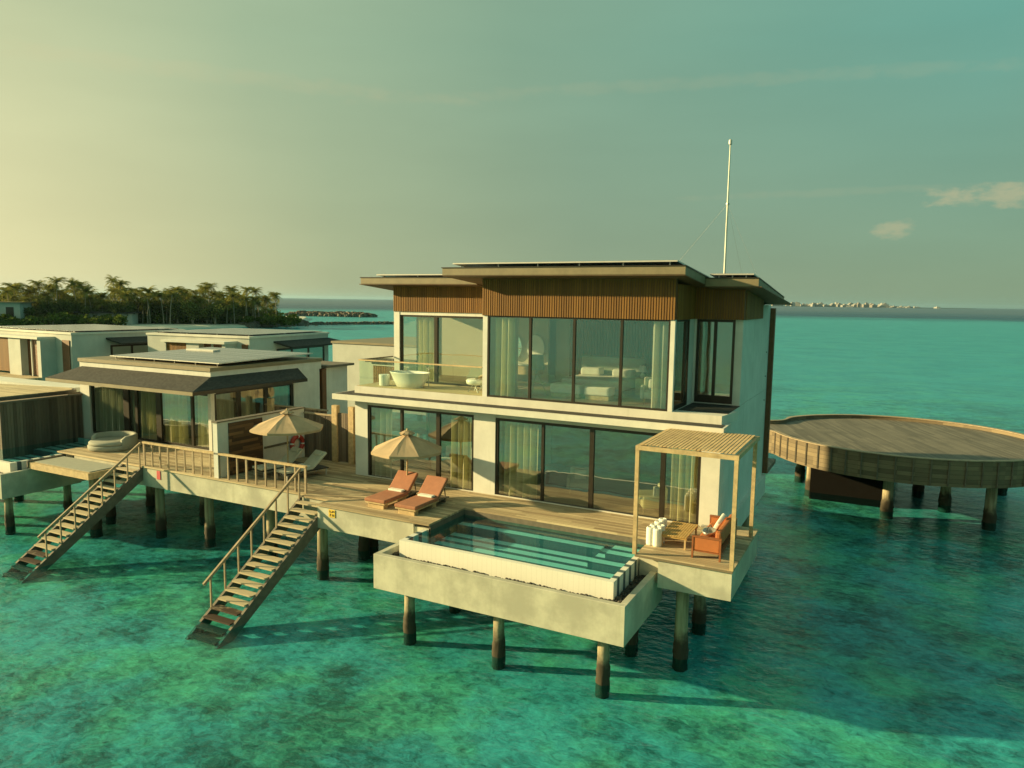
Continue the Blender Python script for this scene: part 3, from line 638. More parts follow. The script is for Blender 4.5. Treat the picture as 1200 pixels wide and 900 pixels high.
# curtains and furniture seen through the glass
curtain('y', -8.3, -7.35, D+.02, 6.1, YF+.24, 'yellow cream curtain at the right end of the left ground floor glass')
curtain('y', -12.0, -11.0, D+.02, 6.1, YF+.24, 'pale sheer curtain at the left end of the left ground floor glass', 'sheer')
curtain('y', -5.95, -4.55, D+.02, 6.08, YF+.24, 'yellow cream curtain at the left end of the wide ground floor glass')
curtain('y', .28, 1.25, D+.02, 6.08, YF+.24, 'yellow cream curtain behind the pergola next to white column', period=.2)
curtain('y', -6.5, -5.75, 6.86, 9.82, 3.64, 'yellow cream curtain at the left end of the upper bedroom glass')
curtain('y', -.55, .0, 6.86, 9.82, 3.66, 'pale sheer curtain at the right end of the upper bedroom glass', 'sheer')
curtain('y', -11.7, -10.7, 6.86, 9.7, YL+.3, 'yellow cream curtain in the bathroom window above the tub')
bedt = thing('bed', (-3.4, 7.6, 6.85), 'white made bed with low headboard behind the upper glass', 'bed')
B(-4.9, -2.3, 6.0, 8.3, 6.85, 7.05).build('bed_base', 'wood_pale', bedt, .02)
B(-4.87, -2.33, 6.03, 8.27, 7.05, 7.42).build('mattress', 'linen', bedt, .09, 3)
B(-4.95, -2.25, 8.3, 8.45, 6.85, 8.15).build('headboard', 'grey_fabric', bedt, .05)
for x in (-4.3, -2.95): B(x-.42, x+.42, 7.65, 8.2, 7.42, 7.72).build('pillow', 'linen', bedt, .1, 3)
bench = thing('bed_bench', (-4.2, 4.9, 6.85), 'white padded bench at the foot of the bed', 'bench')
B(-4.7, -3.5, 4.6, 5.2, 7.0, 7.35).build('cushion', 'linen', bench, .08, 3); B(-4.65, -3.55, 4.65, 5.15, 6.85, 7.0).build('base', 'wood_pale', bench)
pf = thing('pouf', (-3.0, 4.95, 6.85), 'white square pouf beside the padded bench upstairs', 'pouf')
B(-3.35, -2.35, 4.6, 5.25, 7.0, 7.32).build('cushion', 'linen', pf, .08, 3); B(-3.3, -2.4, 4.65, 5.2, 6.85, 7.0).build('base', 'wood_pale', pf)
def armchair(loc, rot, label, mat='cream_fabric', cush='linen'):
    a = thing('armchair', (0,0,0), label, 'armchair')
    B(-.4,.4,-.4,.35,.2,.45).build('seat', mat, a, .06); B(-.42,.42,.3,.48,.2,.9).build('backrest', mat, a, .07)
    for s in (-1, 1): B(s*.46-.06,s*.46+.06,-.4,.4,.2,.62).build('armrest', mat, a, .05)
    for sx in (-1,1):
        for sy in (-1,1): B(sx*.38-.02,sx*.38+.02,sy*.34-.02,sy*.34+.02,0,.2).build('leg', 'wood_pale', a)
    B(-.25,.2,.1,.27,.46,.84).build('back_cushion', cush, a, .07)
    a.location = loc; a.rotation_euler = (0,0,R(rot)); return a
armchair((-.75, 4.9, 6.85), 15, 'pale armchair with cushions in the right corner of the bedroom')
armchair((-.55, 4.15, D+.01), -60, 'cream slatted armchair with blue cushion behind the glass by pergola', 'curtain', 'grey_fabric')
armchair((-3.6, 5.2, D+.01), 20, 'dim pale dining armchair inside the wide ground floor glass')
bs = thing('bedside_table', (-1.95, 7.3, 6.85), 'small wooden bedside table next to the upstairs bed', 'table')
B(-2.15,-1.7,6.9,7.3,6.85,7.5).build('cabinet', 'wood_pale', bs, .01); MB().lathe([(.06,0),(.1,.1),(.03,.22),(.16,.24),(.12,.48)], (-1.92,7.1,7.5), 14).build('lamp', 'ceramic', bs)
tl = thing('floor_lamp', (-5.45, 5.0, 6.85), 'tripod floor lamp with dark drum shade in the bedroom', 'lamp')
for k in range(3): t = 2.1*k+.3; MB().tube([(-5.45+.42*math.cos(t),5+.42*math.sin(t),6.85),(-5.45,5,7.75)], .022, 6).build('leg', 'wood_pale', tl)
MB().lathe([(.3,0),(.26,.55)], (-5.45,5,7.8), 20).build('lamp_shade', 'grey_fabric', tl)
for x, lb in ((-8.45, 'left round wall mirror in the balcony bathroom'), (-7.35, 'right round wall mirror in the balcony bathroom')):
    p = MB().tube([(x,8.86,8.35),(x,8.93,8.35)], .42, 28); p.v = [(a, b, 8.35+(c-8.35)*1.35) for a, b, c in p.v]; tag(p.build('wall_mirror', 'ceramic' if x > -8 else 'mirror'), lb, 'mirror')
van = thing('vanity_unit', (-8.0, 8.4, 6.85), 'wooden vanity unit below the bathroom mirrors', 'vanity')
B(-9.4,-6.98,8.2,8.9,7.2,7.6).build('cabinet', 'wood_pale', van); B(-9.45,-6.95,8.15,8.95,7.6,7.66).build('counter', 'ceramic', van)
sofa = thing('white_sofa', (-9.3, 5.4, D), 'white sofa bed inside the left ground floor glass', 'sofa')
B(-10.2,-7.7,4.9,6.2,D+.15,D+.55).build('seat', 'linen', sofa, .1, 3); B(-10.2,-7.7,6.0,6.4,D+.3,D+1.0).build('backrest', 'linen', sofa, .12, 3); B(-10.1,-7.8,5.0,6.2,D+.013,D+.15).build('base', 'wood_pale', sofa)

# ================================================================== TIMBER TERRACE
deck = thing('timber_terrace', (-9, 0, D), 'weathered timber terrace with white concrete edge on piles', 'terrace')
ZB, ZT = 2.33, 3.125
def dk(x0, x1, y0, y1, lip=.03, mat='deck', z=D):
    B(x0, x1, y0-lip, y1, ZT+.004, z).build('decking', mat, deck)
dk(-27.4, -12.32, -.2, 3.36); dk(-17.0, -12.78, 3.363, 4.75); dk(-12.3, -11.06, -.35, 3.2); dk(-12.777, -12.32, 3.363, 3.6, 0); dk(-11.055, -6.33, -.97, 3.2)
dk(-6.327, .36, 1.23, 3.2); dk(.363, 3.1, -.4, 3.2); dk(1.93, 3.1, 3.203, 3.9, 0)
fs = MB(); fs.box(-26.2, -12.32, -.18, 3.34, ZB, ZT); fs.box(-12.317, -11.06, -.3, 3.15, ZB, ZT); fs.box(-11.057, -6.97, -.95, 3.15, ZB, ZT); fs.box(-6.967, -6.34, -.90, 3.15, ZB, ZT-.12)
fs.box(-6.33, .36, 1.45, 3.15, ZB, ZT); fs.box(1.04, 3.08, -.38, 3.18, ZB, ZT); fs.box(.4, 1.037, -.08, 3.15, ZB, ZT-.002); fs.box(1.94, 3.08, 3.183, 3.88, ZB, ZT)
fs.build('fascia', 'basin', deck)
B(-6.325, .357, 1.2, 1.268, 2.86, ZT+.003).build('edge_board', 'stair_dark', deck); B(-6.40, -6.333, -.9, 1.268, 2.5, ZT+.002).build('edge_board', 'stair_dark', deck)  # dark edge boards also paint in the shadow line below the decking
for x, y in ((-21.64,.72),(-18.82,.95),(-15.6,1.3),(-12.16,.51),(-12.2,3.0),(-25.4,.9),(-25.4,3),(-18.8,3),(-9.0,2.6),(1.62,.25),(1.55,2.9),(-21.6,3.)): pile(deck, x, y, ZB-.004, .185)
# depth signs on the terrace edge
sg = thing('depth_sign', (-10.39, -.96, 2.94), 'small yellow sign plate beside the nearer water stairs', 'sign')
B(-10.53,-10.25,-.972,-.953,2.80,3.07).build('plate', 'yellow', sg)
ik = MB()
for x, z, w_, h_ in ((-10.49,2.97,.03,.07),(-10.45,2.97,.06,.03),(-10.37,2.97,.03,.07),(-10.33,2.99,.05,.05),(-10.49,2.84,.06,.02),(-10.47,2.87,.04,.06),(-10.37,2.84,.03,.08),(-10.31,2.84,.02,.08)): ik.box(x,x+w_,-.98,-.973,z,z+h_)
ik.build('marking', 'ink', sg)
B(-20.55,-20.33,-.202,-.183,2.72,3.08).build('warning_sign', 'pink'); tag(bpy.data.objects['warning_sign'], 'small red sign plate beside the farther water stairs', 'sign')

# plunge pool: basin with gravel, pool shell, water
def plunge_pool(dx, label, yb=1.28, steps=True):
    P = thing('plunge_pool', (-3.1+dx, -1, 1.58), label, 'pool', 'infinity pools hung on the terrace edge')
    x0, x1, y0, zt, zb = -7.08+dx, .93+dx, -2.9, 2.67, 1.58
    w = .19
    b = MB(); b.box(x0, x1, y0, y0+w, zb, zt); b.box(x0, x0+w, y0+w, -.2, zb, zt-.001); b.box(x1-w, x1, y0+w, .6, zb, zt-.001); b.box(x0+w, x1-w, y0+w, 1.3, zb+.002, zb+.2)
    b.build('basin', 'basin', P, .012, 1)
    px0, px1, py0, py1 = -6.62+dx, .36+dx, -2.2, yb
    s = MB(); t = .17
    s.box(px0, px1, py0, py0+t, zb+.21, 2.97); s.box(px0, px0+t, py0+t+.001, py1, zb+.21, 2.969); s.box(px1-t, px1, py0+t+.001, py1, zb+.21, 2.969)
    s.box(px0+t, px1-t, py1, py1+.14, zb+.21, 2.93)
    s.box(px0+t, px1-t, py0+t, py1, zb+.21, 2.48)
    s.box(px1-t-1.3, px1-t-.002, -.35, py1-.002, 2.482, 2.66); s.box(px1-t-.95, px1-t-.002, .2, py1-.003, 2.661, 2.82)
    s.box(px0+t+.002, px1-t-1.31, .72, py1-.002, 2.481, 2.72)
    s.build('pool_shell', 'tile', P)
    q = MB(); q.quad((px0+.13,py0+.13,2.955),(px1-.13,py0+.13,2.955),(px1-.13,py1,2.955),(px0+.13,py1,2.955)); q.build('water', 'pool_water', P)
    B(x0+w, x1-w, y0+w, py0-.002, 1.79, 2.44).build('gravel_bed', 'pebble', P)
    gb = MB(); gb.box(px1+.002, x1-w, py0, .5, 1.79, 2.44); gb.box(x0+w, px0-.002, py0, -.25, 1.79, 2.44); gb.build('gravel_bed', 'pebble', P)
    st = MB(); rnd = random.Random(5)
    for i in range(1500):
        if i < 1000: x, y = rnd.uniform(x0+w+.03, x1-w-.03), rnd.uniform(y0+w+.03, py0-.04)
        elif i < 1350: x, y = rnd.uniform(px1+.04, x1-w-.03), rnd.uniform(py0, .45)
        else: x, y = rnd.uniform(x0+w+.02, px0-.04), rnd.uniform(py0, -.3)
        r = rnd.uniform(.025, .055); a = rnd.random()*6.28; c = Vector((x, y, 2.44+rnd.uniform(0, .05))); vs = []
        for zz, k in ((-.6, .7), (0, 1.), (.6, .6)):
            for j in range(5): vs.append(c + Vector((math.cos(a+j*1.2566)*r*k*1.2, math.sin(a+j*1.2566)*r*k, zz*r)))
        fs_ = [tuple(range(5))[::-1], tuple(range(10, 15))]
        for L in range(2):
            for j in range(5): fs_.append((L*5+j, L*5+(j+1)%5, (L+1)*5+(j+1)%5, (L+1)*5+j))
        st.add(vs, fs_)
    tag(st.build('pebbles', 'pebble', P), kind='stuff')
    for x in (.15, -3.06, -6.2): pile(P, x+dx, -2.25, zb-.003, .16, True)
    for x in (.1, -6.2): pile(P, x+dx, .4, zb-.003, .16)
    return P
pool = plunge_pool(0, 'nearer striped infinity pool in a pale concrete basin')
plunge_pool(-27.93, 'farther striped infinity pool at the left picture edge', 3.0)

# water stairs
def stairs(xl, xr, ytop, label, rail_x, top=D-.18, drop=4.4):
    S = thing('water_stairs', ((xl+xr)/2, ytop, D), label, 'stairs', 'timber stairs down into the water')
    rise, run = .195, .295; n = 21
    for i in range(n):
        z = top - i*rise; y = ytop - i*run
        if z < -.12: break
        B(xl+.06, xr-.06, y-run*.93, y+.02, z-.05, z).build('tread', 'stair', S)
    k = i
    y1, z1 = ytop-k*run, top-k*rise
    for x in (xl, xr):
        q = MB(); q.hexa([(x-.05,ytop+.1,top-.42),(x+.05,ytop+.1,top-.42),(x+.05,y1,z1-.32),(x-.05,y1,z1-.32),(x-.05,ytop+.1,top+.13),(x+.05,ytop+.1,top+.13),(x+.05,y1,z1+.08),(x-.05,y1,z1+.08)])
        q.v[0:1], q.v[1:2], q.v[4:5], q.v[5:6] = q.v[0:1], q.v[1:2], q.v[4:5], q.v[5:6]
        q.build('stringer', 'stair_dark', S)
    sl = -rise/run
    yb = ytop-4.05
    hr = MB(); hr.bar((rail_x, ytop+.08, D+.98), (rail_x, yb-.25, D+.98+(yb-.25-ytop-.08)*-sl), .07, .09); hr.build('handrail', 'wood_rail', S)
    y = ytop
    while y > yb:
        zt = D+.95+(y-ytop-.08)*-sl; zb_ = top+.05+(y-ytop)*-sl; B(rail_x-.025, rail_x+.025, y-.025, y+.025, zb_, zt).build('baluster', 'wood_rail', S); y -= .575
    return S
stairs(-12.4, -11.1, -.42, 'nearer timber stairs from the terrace down into the water', -12.4)
stairs(-22.75, -21.5, -.28, 'farther timber stairs by the grey daybed platform', -21.5)
# terrace railing between the two stairs
rl = thing('terrace_railing', (-17, -.15, D), 'timber railing along the terrace between both water stairs', 'railing')
B(-21.5, -12.35, -.14, -.03, D+.95, D+1.03).build('top_rail', 'wood_pale', rl)
for i in range(19):
    x = -21.45 + i*(9.05/18); wd = .03 if i % 6 else .045
    B(x-wd, x+wd, -.11, -.055, D+.001, D+.95).build('baluster', 'wood_rail', rl)

# dividing wall, door, fence, gate
dw = thing('dividing_wall', (-17.05, 2.2, D), 'white privacy wall with brown timber door between the two terraces', 'wall')
B(-17.16, -16.92, -.14, 4.7, D+.001, 5.42).build('wall', 'white', dw); B(-17.2, -16.88, -.18, 4.74, 5.422, 5.47).build('coping', 'stair_dark', dw)
B(-16.918, -16.86, .4, 2.16, D+.02, 5.34).build('door', 'door_wood', dw)
B(-16.917, -16.87, 2.28, 3.7, 3.97, 4.06).build('grab_rail', 'stair_dark', dw)
ring = thing('life_ring', (-16.8, 4.1, 3.9), 'red and white life ring hung on the white dividing wall', 'life ring')
rg, rw_ = MB(), MB(); c = Vector((-16.80, 4.12, 3.9)); n = 32
def torus_part(mb, i0, i1, Rr=.33, r=.10):
    pts = [c + Vector((0, Rr*math.cos(2*math.pi*i/n), Rr*math.sin(2*math.pi*i/n))) for i in range(i0, i1+1)]; mb.tube(pts, r, 8)
for k in range(4): torus_part(rg, k*8, k*8+7); torus_part(rw_, k*8+7, k*8+8)
rg.build('ring', 'red', ring, smooth=True); rw_.build('band', 'ceramic', ring, smooth=True)
def fence(x0, x1, y, z0, z1, label, step=.14, axis='y'):
    F = thing('timber_fence', ((x0+x1)/2, y, z0), label, 'fence')
    b = MB(); i = 0; n = int((x1-x0)/step)
    for k in range(n):
        a = x0 + k*step; jit = random.uniform(-.012, .012)
        if axis == 'y': b.box(a, a+step-.018, y+jit, y+.04+jit, z0, z1)
        else: b.box(y+jit, y+.04+jit, a, a+step-.018, z0, z1)
    b.build('boards', 'wood_fence', F)
    if axis == 'y': B(x0, x1, y-.04, y+.09, z1+.002, z1+.07).build('top_rail', 'wood_rail', F)
    else: B(y-.05, y+.09, x0, x1, z1+.002, z1+.08).build('top_rail', 'wood_rail', F)
    return F
fence(-16.85, -15.15, 4.62, D+.01, 5.2, 'dark board fence behind the cream parasol')
gate = thing('timber_gate', (-14.5, 4.6, D), 'dark board gate between two pale posts beside the villa', 'gate')
for x in (-15.0, -14.08): B(x-.14, x+.14, 4.5, 4.72, D+.002, 5.72).build('post', 'wood_pale', gate)
gb = MB()
for k in range(6): gb.box(-14.84+k*.105, -14.84+k*.105+.09, 4.58, 4.63, D+.05, 5.4)
gb.build('gate_boards', 'wood_fence', gate)
B(-13.9, -12.8, 4.6, 4.75, 6.02, 6.28).build('timber_beam', 'wood_rail'); tag(bpy.data.objects['timber_beam'], 'short timber beam below the villa canopy slab', 'beam')
B(-13.92, -12.78, 4.62, 4.68, D+.01, 5.5).build('timber_screen', 'wood_fence'); tag(bpy.data.objects['timber_screen'], 'dark timber screen against the villa corner', 'screen')
fence(-21.3, -17.25, 6.6, D, 5.0, 'board fence beside the glass wall of the single storey villa')
B(-20.9, -20.6, 6.35, 6.55, D, 5.4).build('fence_post', 'wood_pale'); tag(bpy.data.objects['fence_post'], 'stout pale post in front of the fence by the single storey villa', 'post')

# ------------------------------------------------------------------ loungers and parasols
def lounger_red(loc, rz, label):
    L = thing('sun_lounger', (0,0,0), label, 'sun lounger', 'terracotta sun loungers on the terrace')
    ang = R(43); hx = .43
    B(-hx+.02, hx-.02, -.98, .45, .17, .22).build('frame', 'wood_pale', L)
    for y in (-.8, .3): B(-hx+.1, hx-.1, y-.12, y+.12, .0, .168).build('leg', 'wood_pale', L)
    B(-hx, hx, -1.0, .42, .225, .34).build('seat_cushion', 'coral_fabric', L, .03, 2)
    m = Matrix.Rotation(ang, 3, 'X'); c = Vector((0, .42, .30)) + m @ Vector((0, .42, 0.02))
    MB().obox(c, (2*hx, .84, .11), m).build('back_cushion', 'coral_fabric', L, .03, 2)
    MB().obox(c - m @ Vector((0,0,.085)), (2*hx-.06, .82, .03), m).build('back_frame', 'wood_pale', L)
    s = MB(); s.bar((-.3,.95,.72),(-.3,1.05,.2),.03); s.bar((.3,.95,.72),(.3,1.05,.2),.03); s.box(-.4,.4,.45,1.15,.17,.2); s.box(-.3,.3,1.0,1.1,0,.168); s.build('back_support', 'stair_dark', L)
    L.location = loc; L.rotation_euler = (0,0,R(rz)); return L
def towel(loc, rz, label, rel=(0, .28, .345)):
    m = Matrix.Rotation(R(rz), 3, 'Z'); p = Vector(loc) + m @ Vector(rel)
    o = MB().box(-.3, .3, -.11, .11, 0, .07).build('folded_towel', 'towel', None, .025, 2); o.location = p; o.rotation_euler = (0,0,R(rz)); return tag(o, label, 'towel', 'folded towels on the loungers')
lounger_red((-8.95, .55, D), 0, 'left terracotta lounger beside the tan parasol pole'); towel((-8.95, .55, D), 0, 'folded white towel on the left terracotta lounger')
lounger_red((-7.6, .45, D), 0, 'right terracotta lounger nearest the pool'); towel((-7.6, .45, D), 0, 'folded white towel on the terracotta lounger nearest the pool')
def lounger_cream(loc, rz, label):
    L = thing('cream_lounger', (0,0,0), label, 'sun lounger', 'cream sun loungers by the dividing wall')
    ang = R(40)
    f = MB(); f.box(-.4,.4,-1.0,1.0,.27,.31); f.build('frame', 'black_frame', L)
    for sx in (-1,1):
        for y in (-.9,.9): B(sx*.36-.02,sx*.36+.02,y-.02,y+.02,0,.27).build('leg', 'metal_edge', L)
    B(-.37,.37,-1.0,.3,.315,.41).build('seat_cushion', 'cream_fabric', L, .03, 2)
    m = Matrix.Rotation(ang, 3, 'X'); c = Vector((0,.3,.36)) + m @ Vector((0,.42,.02))
    MB().obox(c, (.74,.84,.1), m).build('back_cushion', 'cream_fabric', L, .03, 2)
    MB().obox(c + m @ Vector((0,.26,.08)), (.5,.22,.1), m).build('head_cushion', 'cream_fabric', L, .04, 2)
    L.location = loc; L.rotation_euler = (0,0,R(rz)); return L
lounger_cream((-15.55, 1.75, D), -14, 'cream lounger with dark frame next to the dividing wall'); towel((-15.55, 1.75, D), -14, 'folded white towel on the lounger next to the dividing wall', (0, .1, .415))
lounger_cream((-14.3, 1.75, D), -14, 'cream lounger with dark frame farther from the dividing wall'); towel((-14.3, 1.75, D), -14, 'folded white towel on the lounger farther from the dividing wall', (0, .1, .415))
def parasol(loc, label, r=1.5, eave=1.82, top=2.42, rz=0):
    U = thing('parasol', (0,0,0), label, 'parasol', 'tan parasols on the terrace')
    n = 8
    cn = MB(); cn.v.append((0,0,top))
    for ring_, k, dz in ((1,.5,.5),(2,1.,0)):
        for i in range(n*4):
            t = i/(n*4); a = t*2*math.pi; fr = (i % 4)/4; sag = 1-.045*math.sin(math.pi*fr)**1
            ca = math.cos(math.pi/n)/math.cos((fr-.5)*2*math.pi/n)
            rr = r*k*ca/math.cos(math.pi/n)*math.cos(math.pi/n)*1.04; z = eave + (top-eave)*(1-k) - .05*math.sin(math.pi*fr)*(.6 if k < 1 else .3) + (.03 if k < 1 else 0)
            cn.v.append((rr*math.cos(a), rr*math.sin(a), z))
    N = n*4
    for i in range(N):
        j = (i+1) % N; cn.f.append((0, 1+i, 1+j)); cn.f.append((1+i, 1+N+i, 1+N+j, 1+j))
    o2 = len(cn.v)
    for i in range(N): x, y, z = cn.v[1+N+i]; cn.v.append((x*.995, y*.995, z-.09))
    for i in range(N): j = (i+1) % N; cn.f.append((1+N+i, o2+i, o2+j, 1+N+j))
    cp = cn.build('canopy', 'tan_fabric', U)
    vt = MB()
    for i in range(n):
        a = (i+.5)*2*math.pi/n; vt.obox((.16*math.cos(a), .16*math.sin(a), top+.06), (.26, .13, .035), Matrix.Rotation(a, 3, 'Z') @ Matrix.Rotation(R(24), 3, 'Y'))
    vt.build('vent', 'tan_fabric', cp)
    MB().lathe([(.03,0),(.045,.05),(.02,.14)], (0,0,top+.06), 10).build('finial', 'wood_pale', U)
    MB().tube([(0,0,.03),(0,0,top)], .028, 10).build('pole', 'wood_pale', U)
    MB().lathe([(.07,0),(.07,.07)], (0,0,eave-.35), 10).build('hub', 'wood_pale', U)
    MB().lathe([(.26,0),(.26,.05),(.06,.07),(.05,.25)], (0,0,.001), 20).build('base', 'steel', U)
    for i in range(n):
        a = i*2*math.pi/n; MB().bar((.05*math.cos(a),.05*math.sin(a),eave-.31),(r*.55*math.cos(a),r*.55*math.sin(a),eave+(top-eave)*.42),.025).build('rib', 'wood_pale', U)
    U.location = loc; U.rotation_euler = (0,0,R(rz)); return U
parasol((-8.9, 1.42, D), 'tan parasol standing between the two terracotta loungers', 1.29, 1.76, 2.34, 8)
parasol((-14.96, 1.65, D), 'tan parasol standing between the two cream loungers', 1.42, 1.98, 2.56, 14)

# ------------------------------------------------------------------ pergola corner
pg = thing('pergola', (1.75, 1.3, D), 'pale timber pergola with slatted roof at the terrace corner', 'pergola')
PX0, PX1, PY0, PY1, PZ = .33, 3.06, -.36, 2.95, 6.24
for x, y in ((PX0,PY0),(PX1,PY0),(PX1-.05,PY1)): B(x-.055, x+.055, y-.055, y+.055, D+.002, PZ-.003).build('post', 'wood_pale', pg)
B(PX0-.06,PX1+.06,PY0-.05,PY0+.05,PZ,PZ+.12).build('beam', 'wood_pale', pg); B(PX0-.06,PX1+.06,PY1-.05,PY1+.05,PZ,PZ+.12).build('beam', 'wood_pale', pg)
for x in (PX0, PX1): B(x-.05,x+.05,PY0+.052,PY1-.052,PZ,PZ+.12).build('beam', 'wood_pale', pg)
b = MB(); n = 25
for i in range(n):
    x = PX0+.1+(PX1-PX0-.2)*i/(n-1); m_ = Matrix.Rotation(R(-5), 3, 'Y'); b.obox((x,(PY0+PY1)/2,PZ+.15), (.082,PY1-PY0-.12,.022), m_)
b.build('roof_slats', 'wood_pale', pg)
# coffee table
tb = thing('coffee_table', (1.18, 1.4, D), 'low slatted teak coffee table under the pergola', 'table')
b = MB()
for i in range(11): b.box(.78+i*.073, .78+i*.073+.06, .62, 2.1, D+.36, D+.39)
b.build('table_top', 'teak', tb)
B(.78,1.57,.66,.72,D+.3,D+.358).build('apron', 'teak', tb); B(.78,1.57,2.0,2.06,D+.3,D+.358).build('apron', 'teak', tb)
for x in (.83, 1.52):
    for y in (.69, 2.03): B(x-.025,x+.025,y-.025,y+.025,D+.002,D+.3).build('leg', 'wood_pale', tb)
# orange sofa
sf = thing('outdoor_sofa', (2.25, 1.3, D), 'orange outdoor sofa with red brown frame under the pergola', 'sofa')
SX0, SX1, SY0, SY1 = 1.84, 2.66, .15, 2.5
B(SX0+.04, SX1-.1, SY0+.1, SY1-.1, D+.28, D+.45).build('seat_cushion', 'orange', sf, .05, 2)
B(SX1-.2, SX1-.04, SY0+.1, SY1-.1, D+.40, D+.80).build('back_cushion', 'orange', sf, .05, 2)
for y in (SY0, SY1-.08): B(SX0+.05, SX1-.05, y+.005, y+.075, D+.24, D+.60).build('arm_panel', 'orange', sf, .02, 2)
fr = MB(); fr.box(SX0, SX1, SY0-.01, SY0+.09, D+.605, D+.65); fr.box(SX0, SX1, SY1-.09, SY1+.01, D+.605, D+.65); fr.box(SX0, SX1, SY0, SY1, D+.2, D+.235); fr.build('frame', 'teak_dark', sf)
for x in (SX0+.025, SX1-.025):
    for y in (SY0+.03, SY1-.03): B(x-.025,x+.025,y-.04,y+.02,D+.002,D+.6).build('leg', 'teak_dark', sf)
cu = MB().obox((2.28,1.72,D+.68), (.13,.46,.46), Matrix.Rotation(R(28),3,'Y') @ Matrix.Rotation(R(40),3,'X')).build('scatter_cushion', 'linen', None, .055, 3); tag(cu, 'white scatter cushion tilted on the orange sofa', 'cushion')
bk = thing('serving_basket', (2.1, 1.1, D+.45), 'grey boat shaped basket with dark handle on the orange sofa', 'basket')
MB().lathe([(.12,0),(.2,.06),(.25,.14),(.22,.14),(.12,.04)], (2.12,1.05,D+.455), 20, .8, 1.35).build('bowl', 'steel', bk, smooth=True)
MB().tube([(2.12,.72,D+.58),(2.12,.8,D+.68),(2.12,1.05,D+.72),(2.12,1.3,D+.68),(2.12,1.38,D+.58)], .012, 6).build('handle', 'black_frame', bk)
lt = thing('lantern', (1.68, 2.35, D), 'small dark lantern on the boards behind the coffee table', 'lantern')
B(1.6,1.78,2.3,2.48,D+.002,D+.03).build('base', 'black_frame', lt); B(1.6,1.78,2.3,2.48,D+.26,D+.3).build('lid', 'steel', lt)
B(1.62,1.76,2.32,2.46,D+.031,D+.259).build('glass_body', 'glass_rail', lt)
# white towel rolls standing in a row
rolls = [(.49, .68, 'front left'), (.70, .64, 'front right'), (.50, .98, 'second left'), (.70, 1.0, 'second right'), (.53, 1.36, 'third'), (.56, 1.7, 'rearmost')]
for x, y, w_ in rolls:
    o = MB().lathe([(.125,0),(.135,.03),(.135,.5),(.12,.53),(.09,.535),(.085,.515),(.05,.53),(.03,.51)], (x, y, D+.002), 18).build('towel_roll', 'towel', smooth=False)
    tag(o, f'upright white towel roll beside the coffee table, {w_} of the cluster', 'towel roll', 'white towel rolls beside the coffee table')

# ================================================================== SINGLE STOREY VILLA (left)
h2 = thing('single_storey_villa', (-26, 7, D), 'single storey villa with dark shingle skirt roof and solar panels', 'villa')
HX0, HX1, HY = -31.2, -21.4, 3.38
B(HX0, HX1, HY-.0, 10.7, 2.33, D-.005).build('base_slab', 'slab', h2)
WALL(h2, 'white', HX0, -30.44, HY, HY+.4, D, 6.5); WALL(h2, 'white', HX0, HX0+.2, HY+.41, 10.7, D, 6.5); WALL(h2, 'white', HX0+.2, HX1-.2, 10.5, 10.7, D, 6.5); WALL(h2, 'white', HX1-.2, HX1, 8.72, 10.7, D, 6.505)
WALL(h2, 'white', HX1-.18, HX1+.02, HY-.01, HY+.2, D, 5.95); WALL(h2, 'white', -30.44, HX1-.01, HY+.02, HY+.3, 5.86, 6.5); WALL(h2, 'white', HX1-.2, HX1-.01, HY+.31, 8.71, 5.96, 6.5); 
window(h2, 'y', -30.43, -21.59, D-.004, 5.855, HY+.15, [(-27.65, .42), (-26.87, .18), (-25.2, .36), (-22.82, .14)], .1)
window(h2, 'x', HY+.21, 8.71, D-.004, 5.955, HX1-.1, [(5.1, .22), (6.85, .24)], .14)
B(HX0+.2, HX1-.2, HY+.3, 10.5, D-.003, D+.012).build('floor', 'room_floor', h2)
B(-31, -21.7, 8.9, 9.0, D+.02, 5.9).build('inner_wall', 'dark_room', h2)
pr = MB(); pr.box(HX0, HX1, 3.42, 10.85, 6.51, 6.92); pr.build('parapet', 'white', h2)
B(HX0-.06, HX1+.05, 3.36, 10.9, 6.922, 7.10).build('coping', 'fascia', h2)
# skirt roof: sloping shingle band with tan fascia
ex0, ex1, ey, ez, iz = -31.0, -20.35, 1.55, 6.24, 6.68
sk = MB(); ye = 8.6
top = [(ex0,ey,ez),(ex1,ey,ez),(ex1,ye,ez),(HX1+.002,ye+.45,iz),(HX1+.002,3.42,iz),(ex0,3.42,iz)]
sk.add(top, [(0,1,4,5),(1,2,3,4)]); th = .17
low = [(x,y,z-th-.0) for x,y,z in top[:3]] + [(HX1+.002,ye+.45,ez-th+.12),(HX1+.002,3.42,ez-th+.12),(ex0,3.42,ez-th+.12)]
sk.add(top+low, [(2,8,9,3),(0,5,11,6)])
sko = sk.build('skirt_roof', 'shingle', h2)
fa = MB(); fa.box(ex0,ex1+.04,ey-.04,ey-.002,ez-th,ez-.01); fa.build('fascia', 'fascia', sko)
fb = MB(); fb.box(ex1+.002,ex1+.04,ey,ye,ez-th,ez-.01); fb.build('fascia', 'bronze', sko)
so = MB(); so.add(low, [(0,5,4,1),(1,4,3,2)]); so.build('soffit', 'soffit', sko)
